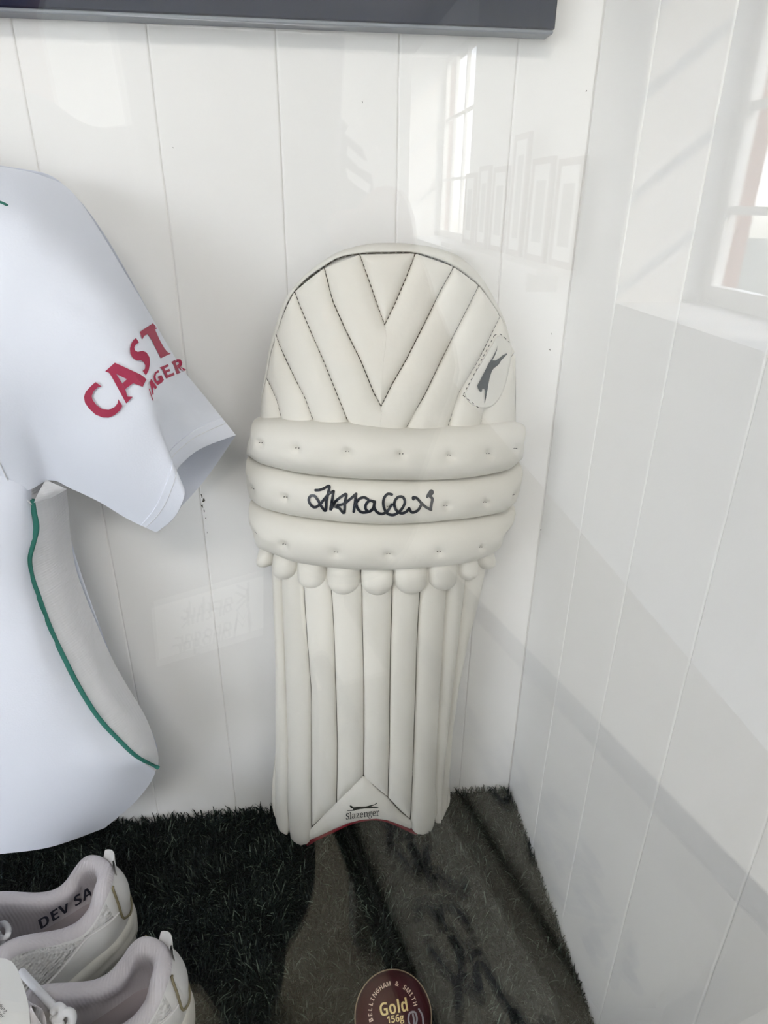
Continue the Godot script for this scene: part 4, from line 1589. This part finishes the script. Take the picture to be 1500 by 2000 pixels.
func on_bones(px: float, py: float, bones: Array, z0: float, lift: float) -> Vector3:
	var z := z0
	for k in 60:
		var d := bones_distance(mirrored(px, py, z), bones)
		if d < lift: break
		z += maxf(d - lift, 0.0) * 0.6 + 0.0004
		if z > 1.4: break
	return mirrored(px, py, z)

func person() -> void:
	var f := -0.658
	var cx := -0.53
	var o := thing("person", "person in a dark track jacket with white sleeve stripes, raising a phone before the glass", "person", Vector3.ZERO)
	var wr := Vector3(-0.200, 0.655, 0.745)
	var wl := Vector3(-0.845, 0.09, 0.97)
	var jacket := [[Vector3(cx, 0.05, 1.10), Vector3(cx, 0.62, 1.09), 0.16, 0.16], [Vector3(cx - 0.13, 0.02, 1.09), Vector3(cx - 0.12, 0.60, 1.08), 0.13, 0.135], [Vector3(cx + 0.13, 0.02, 1.09), Vector3(cx + 0.12, 0.60, 1.08), 0.125, 0.135],
		[Vector3(cx - 0.13, -0.20, 1.06), Vector3(cx - 0.13, 0.1, 1.08), 0.125, 0.135], [Vector3(cx + 0.13, -0.20, 1.06), Vector3(cx + 0.13, 0.1, 1.08), 0.125, 0.135], [Vector3(cx - 0.1, -0.18, 1.05), Vector3(cx + 0.1, -0.18, 1.05), 0.13, 0.13],
		[Vector3(cx, 0.66, 1.10), Vector3(-0.285, 0.725, 1.04), 0.10, 0.088], [Vector3(-0.285, 0.725, 1.04), Vector3(-0.225, 0.46, 0.945), 0.084, 0.060], [Vector3(-0.225, 0.46, 0.945), wr + Vector3(0.0, -0.02, 0.03), 0.060, 0.040],
		[Vector3(cx, 0.66, 1.10), Vector3(cx - 0.20, 0.685, 1.08), 0.10, 0.072], [Vector3(cx - 0.20, 0.685, 1.08), Vector3(cx - 0.30, 0.36, 1.05), 0.072, 0.058], [Vector3(cx - 0.30, 0.36, 1.05), wl + Vector3(0, 0.03, 0.0), 0.057, 0.040],
		[Vector3(cx, 0.70, 1.09), Vector3(cx, 0.77, 1.08), 0.075, 0.062]]
	obj("jacket", flesh(jacket, 0.013, 0.05), M.jacket, o, "dark navy track jacket")
	var legs := []
	for s in [-1.0, 1.0]:
		legs.append([Vector3(cx + s * 0.10, -0.12, 1.10), Vector3(cx + s * 0.115, -0.34, 1.10), 0.115, 0.10])
		legs.append([Vector3(cx + s * 0.115, -0.34, 1.10), Vector3(cx + s * 0.12, f + 0.09, 1.13), 0.098, 0.07])
	obj("trousers", flesh(legs, 0.014, 0.04), M.trousers, o, "dark trousers")
	for s in [-1.0, 1.0]:
		var shoe_bones := [[Vector3(cx + s * 0.12, f + 0.045, 1.15), Vector3(cx + s * 0.13, f + 0.036, 0.97), 0.044, 0.035], [Vector3(cx + s * 0.11, f + 0.07, 1.14), Vector3(cx + s * 0.11, f + 0.12, 1.13), 0.045, 0.045]]
		obj("trainer", flesh(shoe_bones, 0.011, 0.03), M.trousers, o)
	var head := Vector3(cx, 0.93, 1.05)
	var hb := [[head + Vector3(0, 0.03, 0.012), head + Vector3(0, 0.035, 0.03), 0.084, 0.086], [head + Vector3(0, -0.03, -0.02), head + Vector3(0, -0.075, -0.035), 0.062, 0.042], [head + Vector3(-0.035, -0.04, -0.02), head + Vector3(0.035, -0.04, -0.02), 0.045, 0.045],
		[head + Vector3(0, 0.005, -0.078), head + Vector3(0, -0.03, -0.092), 0.009, 0.014], [head + Vector3(-0.022, -0.060, -0.070), head + Vector3(0.022, -0.060, -0.070), 0.008, 0.008], [head + Vector3(-0.075, 0.015, 0.02), head + Vector3(-0.080, -0.02, 0.015), 0.014, 0.010], [head + Vector3(0.075, 0.015, 0.02), head + Vector3(0.080, -0.02, 0.015), 0.014, 0.010],
		[head + Vector3(0, -0.03, 0.04), Vector3(cx, 0.74, 1.09), 0.052, 0.058]]
	obj("head", flesh(hb, 0.007, 0.018), M.skin, o, "head with short dark hair")
	for s in [-1.0, 1.0]:
		var ey := SphereMesh.new()
		ey.radius = 0.011; ey.height = 0.022
		var em := obj("eye", ey, M.eye, o)
		em.position = head + Vector3(s * 0.031, 0.008, -0.070)
	obj("hair", flesh([[head + Vector3(0, 0.055, 0.035), head + Vector3(0, 0.055, 0.045), 0.088, 0.088], [head + Vector3(0, 0.0, 0.07), head + Vector3(0, -0.03, 0.06), 0.06, 0.05], [head + Vector3(-0.05, 0.085, -0.035), head + Vector3(0.05, 0.085, -0.035), 0.035, 0.035]], 0.009, 0.02), M.hair, o)
	# hands closed on the edges of the phone; local frame of the camera
	var P := func(x: float, y: float, z: float) -> Vector3: return eye + look * Vector3(x, y, z)
	for s in [1.0, -1.0]:
		var ex: float = 0.021
		var w: Vector3 = wr
		if s < 0:   # the other hand hangs relaxed
			var hang := [[wl, wl + Vector3(0.0, -0.075, -0.02), 0.026, 0.034], [wl + Vector3(0.01, -0.03, -0.02), wl + Vector3(0.02, -0.075, -0.055), 0.016, 0.011], [wl + Vector3(0.02, -0.075, -0.055), wl + Vector3(0.022, -0.10, -0.06), 0.010, 0.0085]]
			for k in 4:
				var b := wl + Vector3(0.004 * k, -0.085, -0.048 + 0.021 * k)
				var ln: float = [0.034, 0.040, 0.037, 0.029][k]
				hang.append([b, b + Vector3(0.004, -ln, -0.006), 0.0098, 0.009])
				hang.append([b + Vector3(0.004, -ln, -0.006), b + Vector3(0.014, -ln * 1.8, -0.004), 0.009, 0.0078])
			obj("hand", flesh(hang, 0.0042, 0.008), M.skin, o)
			continue
		var palm: Vector3 = P.call(ex + s * 0.030, -0.075, 0.050)
		var hand := [[w, palm, 0.026, 0.026], [palm, P.call(ex + s * 0.026, -0.035, 0.044), 0.024, 0.016], [palm, P.call(ex + s * 0.030, -0.085, 0.040), 0.024, 0.018]]
		for k in 4:
			var y := -0.022 - 0.021 * k
			var ln: float = [0.9, 1.0, 0.95, 0.8][k]
			hand.append([P.call(ex + s * 0.026, y, 0.040), P.call(ex + s * 0.016, y + 0.004, 0.012), 0.0095, 0.0088])
			hand.append([P.call(ex + s * 0.016, y + 0.004, 0.012), P.call(ex + s * (0.012 - 0.016 * ln), y + 0.008, 0.0085 - 0.004), 0.0088, 0.0072])
		hand.append([palm, P.call(ex + s * 0.014, -0.060, 0.036), 0.016, 0.0115])
		hand.append([P.call(ex + s * 0.014, -0.060, 0.036), P.call(ex - s * 0.016, -0.046, 0.030), 0.011, 0.0085])
		obj("hand", flesh(hand, 0.0042, 0.008), M.skin, o)
	# stripes on the shoulder and sleeve
	for s in ["680,248 705,272 745,293 738,308 705,290 672,262", "678,285 705,310 732,328 728,343 700,328 676,304", "674,328 700,345 722,362 718,378 696,364 678,348"]:
		obj("sleeve_stripe", print_mesh([V(s)], func(p): return on_bones(p.x, p.y, jacket, 0.85, 0.022), 2), M.stripe, o, "white sleeve stripe")
	# paper name tag
	var q := [mirrored(300, 1175, 0.905), mirrored(515, 1113, 0.905), mirrored(515, 1226, 0.900), mirrored(311, 1288, 0.900)]
	var tag := thing("name_tag", "white paper name tag with two handwritten lines, pinned to the dark jacket", "name tag", Vector3.ZERO)
	var card := func(u: float, v: float, d: float) -> Vector3:
		return (q[0].lerp(q[1], u)).lerp(q[3].lerp(q[2], u), v) + Vector3(0, 0, d)
	var rows := []
	for d in [[0.0, 0.0], [0.0, 0.001]]:
		pass
	rows = [[card.call(0, 0, 0.001), card.call(1, 0, 0.001)], [card.call(0, 0, 0), card.call(1, 0, 0)], [card.call(0, 1, 0), card.call(1, 1, 0)], [card.call(0, 1, 0.001), card.call(1, 1, 0.001)], [card.call(0, 0, 0.001), card.call(1, 0, 0.001)]]
	obj("card", grid_mesh(rows), M.paper, tag)
	# handwriting, drawn as read from the front (the card's right edge in the room is the reader's left)
	var pen := func(p: Vector2) -> Vector3: return card.call(1.0 - p.x / 100.0, p.y / 60.0, -0.0006)
	var lines := [V("14,8 14,26"), V("24,8 14,17 24,26"), V("34,18 30,18 29,24 33,25 35,18 36,26"), V("39,18 39,26"), V("39,20 42,18 44,18"), V("48,12 48,25 51,26"), V("45,18 51,17"), V("55,10 55,26"), V("55,20 59,18 60,26"), V("64,18 64,26"), V("68,10 68,26"), V("74,17 68,22 74,27"),
		V("12,52 14,34 19,44 24,34 27,53"), V("36,43 32,43 31,50 35,51 37,43 38,52"), V("41,43 41,52"), V("41,45 45,43 46,52"), V("53,43 49,46 50,51 54,51 56,46 53,43"), V("64,43 60,44 60,50 64,49 64,43 64,58 60,59"), V("72,43 68,44 68,50 72,50 73,43 74,52"), V("77,43 77,52"), V("77,45 80,43 83,43")]
	obj("handwriting", strokes_mesh(lines, 2.3, pen, 0), M.pen, tag, "thin handwriting")
	# the phone
	var ph := thing("phone", "dark smartphone held up in both hands in front of the glass", "phone", Vector3.ZERO)
	ph.transform = Transform3D(look, eye)
	bx("body", Vector3(-0.060, -0.110, 0.0125), Vector3(0.018, 0.052, 0.0205), M.phone, ph, 0.002)
	bx("metal_rim", Vector3(-0.0608, -0.1108, 0.0150), Vector3(0.0188, 0.0528, 0.0180), M.metal, ph, 0.001)
	bx("camera_island", Vector3(-0.036, -0.022, 0.0110), Vector3(0.012, 0.026, 0.0126), M.phone, ph, 0.0006)

func exhibits() -> void:
	# a low display table behind the photographer with a signed bat on it, and framed pictures along the wall
	var t := thing("display_table", "low pale display table with a dark rail standing behind the photographer", "table", Vector3(0.03, -0.67, 1.30))
	t.rotation.y = -0.27
	bx("tabletop", Vector3(-0.325, 0.60, -0.60), Vector3(0.082, 0.63, 0.06), M.table, t, 0.004)
	bx("rail", Vector3(0.082, 0.58, -0.60), Vector3(0.118, 0.64, 0.34), M.rail, t, 0.004)
	bx("rail", Vector3(-0.338, 0.58, -0.60), Vector3(-0.325, 0.64, 0.06), M.rail, t, 0.004)
	bx("tabletop", Vector3(-0.14, 0.60, 0.06), Vector3(0.082, 0.63, 0.34), M.table, t, 0.004)
	for x in [-0.22, 0.05]:
		for z in [-0.42, 0.0]:
			bx("leg", Vector3(x - 0.025, 0.0, z - 0.025), Vector3(x + 0.025, 0.60, z + 0.025), M.table, t, 0.004)
	for n in 2:
		bat(n)
	var added_rug := thing("added_floor_mat", "added brown mat that dims the floor reflection, under the photographer's feet", "mat", Vector3(-0.55, -0.67, 1.25))  # added to darken the floor mirrored in the glass over the turf
	bx("pile", Vector3(-0.75, 0.0, -0.6), Vector3(0.50, 0.012, 0.75), M.added_mat_pile, added_rug, 0.004)
	bx("border", Vector3(-0.78, 0.0, -0.63), Vector3(0.53, 0.006, 0.78), M.rail, added_rug, 0.003)
	var sh := thing("wall_shelf", "white shelf on the window wall carrying framed pictures", "shelf", Vector3(1.0, 0.46, 4.6))
	bx("board", Vector3(-0.20, -0.03, -1.15), Vector3(0.0, 0.0, 1.10), M.frame_white, sh, 0.003)
	for z in [-0.9, 0.85]:
		bx("bracket", Vector3(-0.16, -0.13, z), Vector3(0.0, -0.03, z + 0.03), M.frame_white, sh, 0.002)
	var w := [[3.50, 0.30, 0.45], [3.88, 0.30, 0.47], [4.25, 0.26, 0.60], [4.62, 0.30, 0.46], [5.0, 0.26, 0.48], [5.38, 0.28, 0.45]]
	var looks := ["pale framed picture at the near end of the shelf", "pale framed picture second along the shelf from the near end", "tallest framed picture on the shelf", "pale framed picture just beyond the tallest one on the shelf", "pale framed picture second from the far end of the shelf", "pale framed picture at the far end of the shelf"]
	for k in 6:
		var p := thing("framed_picture", looks[k], "picture", Vector3(0.93, 0.46, w[k][0]), "framed pictures on the wall shelf")
		var hw: float = w[k][1] / 2
		var hh: float = w[k][2]
		for e in [[Vector3(-0.01, 0, -hw), Vector3(0.012, hh, -hw + 0.03)], [Vector3(-0.01, 0, hw - 0.03), Vector3(0.012, hh, hw)], [Vector3(-0.01, 0, -hw + 0.03), Vector3(0.012, 0.03, hw - 0.03)], [Vector3(-0.01, hh - 0.03, -hw + 0.03), Vector3(0.012, hh, hw - 0.03)]]:
			bx("moulding", e[0], e[1], M.wood, p, 0.002)
		bx("mount", Vector3(-0.004, 0.03, -hw + 0.03), Vector3(0.006, hh - 0.03, hw - 0.03), M.paper, p, 0.0005)
		bx("print", Vector3(-0.0055, 0.09, -hw + 0.08), Vector3(-0.003, hh - 0.10, hw - 0.08), M.table, p, 0.0005)

func bat(n: int) -> void:
	var b := thing("signed_bat", ["pale signed cricket bat lying on the low table, the one nearer the photographer", "pale signed cricket bat lying on the low table, the one beside its dark rail"][n], "cricket bat", Vector3(0.02, -0.04, 1.30), "signed bats on the low table")
	b.rotation.y = -0.27
	var cx := -0.255 if n == 0 else -0.070
	var half := 0.060 if n == 0 else 0.085
	var rows := []
	for i in 25:
		var z := lerpf(-0.57, -0.06, i / 24.0)
		var w := half * smoothstep(0.0, 0.04, z + 0.585) * (1.0 - 0.65 * smoothstep(-0.12, -0.06, z))
		var row := []
		for k in 17:
			var g := TAU * k / 16.0
			row.append(Vector3(cx + w * signf(cos(g)) * pow(absf(cos(g)), 0.4), 0.024 + (0.014 if sin(g) > 0 else 0.022) * signf(sin(g)) * pow(absf(sin(g)), 0.6), z))
		rows.append(row)
	obj("blade", grid_mesh(rows), M.willow, b)
	obj("handle", tube_mesh([Vector3(cx, 0.024, -0.08), Vector3(cx, 0.024, 0.0), Vector3(cx, 0.024, 0.10)], 0.017, 14), M.rail, b, "dark rubber grip")
	var pen := []
	var r2 := RandomNumberGenerator.new()
	r2.seed = 12 + n
	for k in 12:
		var path := PackedVector2Array()
		var x := r2.randf_range(-half * 0.8, -half * 0.1)
		var z := -0.53 + 0.040 * k
		for j in 8:
			path.append(Vector2(clampf(x + 0.007 * j, -half * 0.85, half * 0.85), z + r2.randf_range(-0.026, 0.026)))
		pen.append(path)
	obj("signature", strokes_mesh(pen, 0.009, func(p): return Vector3(cx + p.x, 0.0386, p.y), 5), M.marker, b, "dark pen signatures")
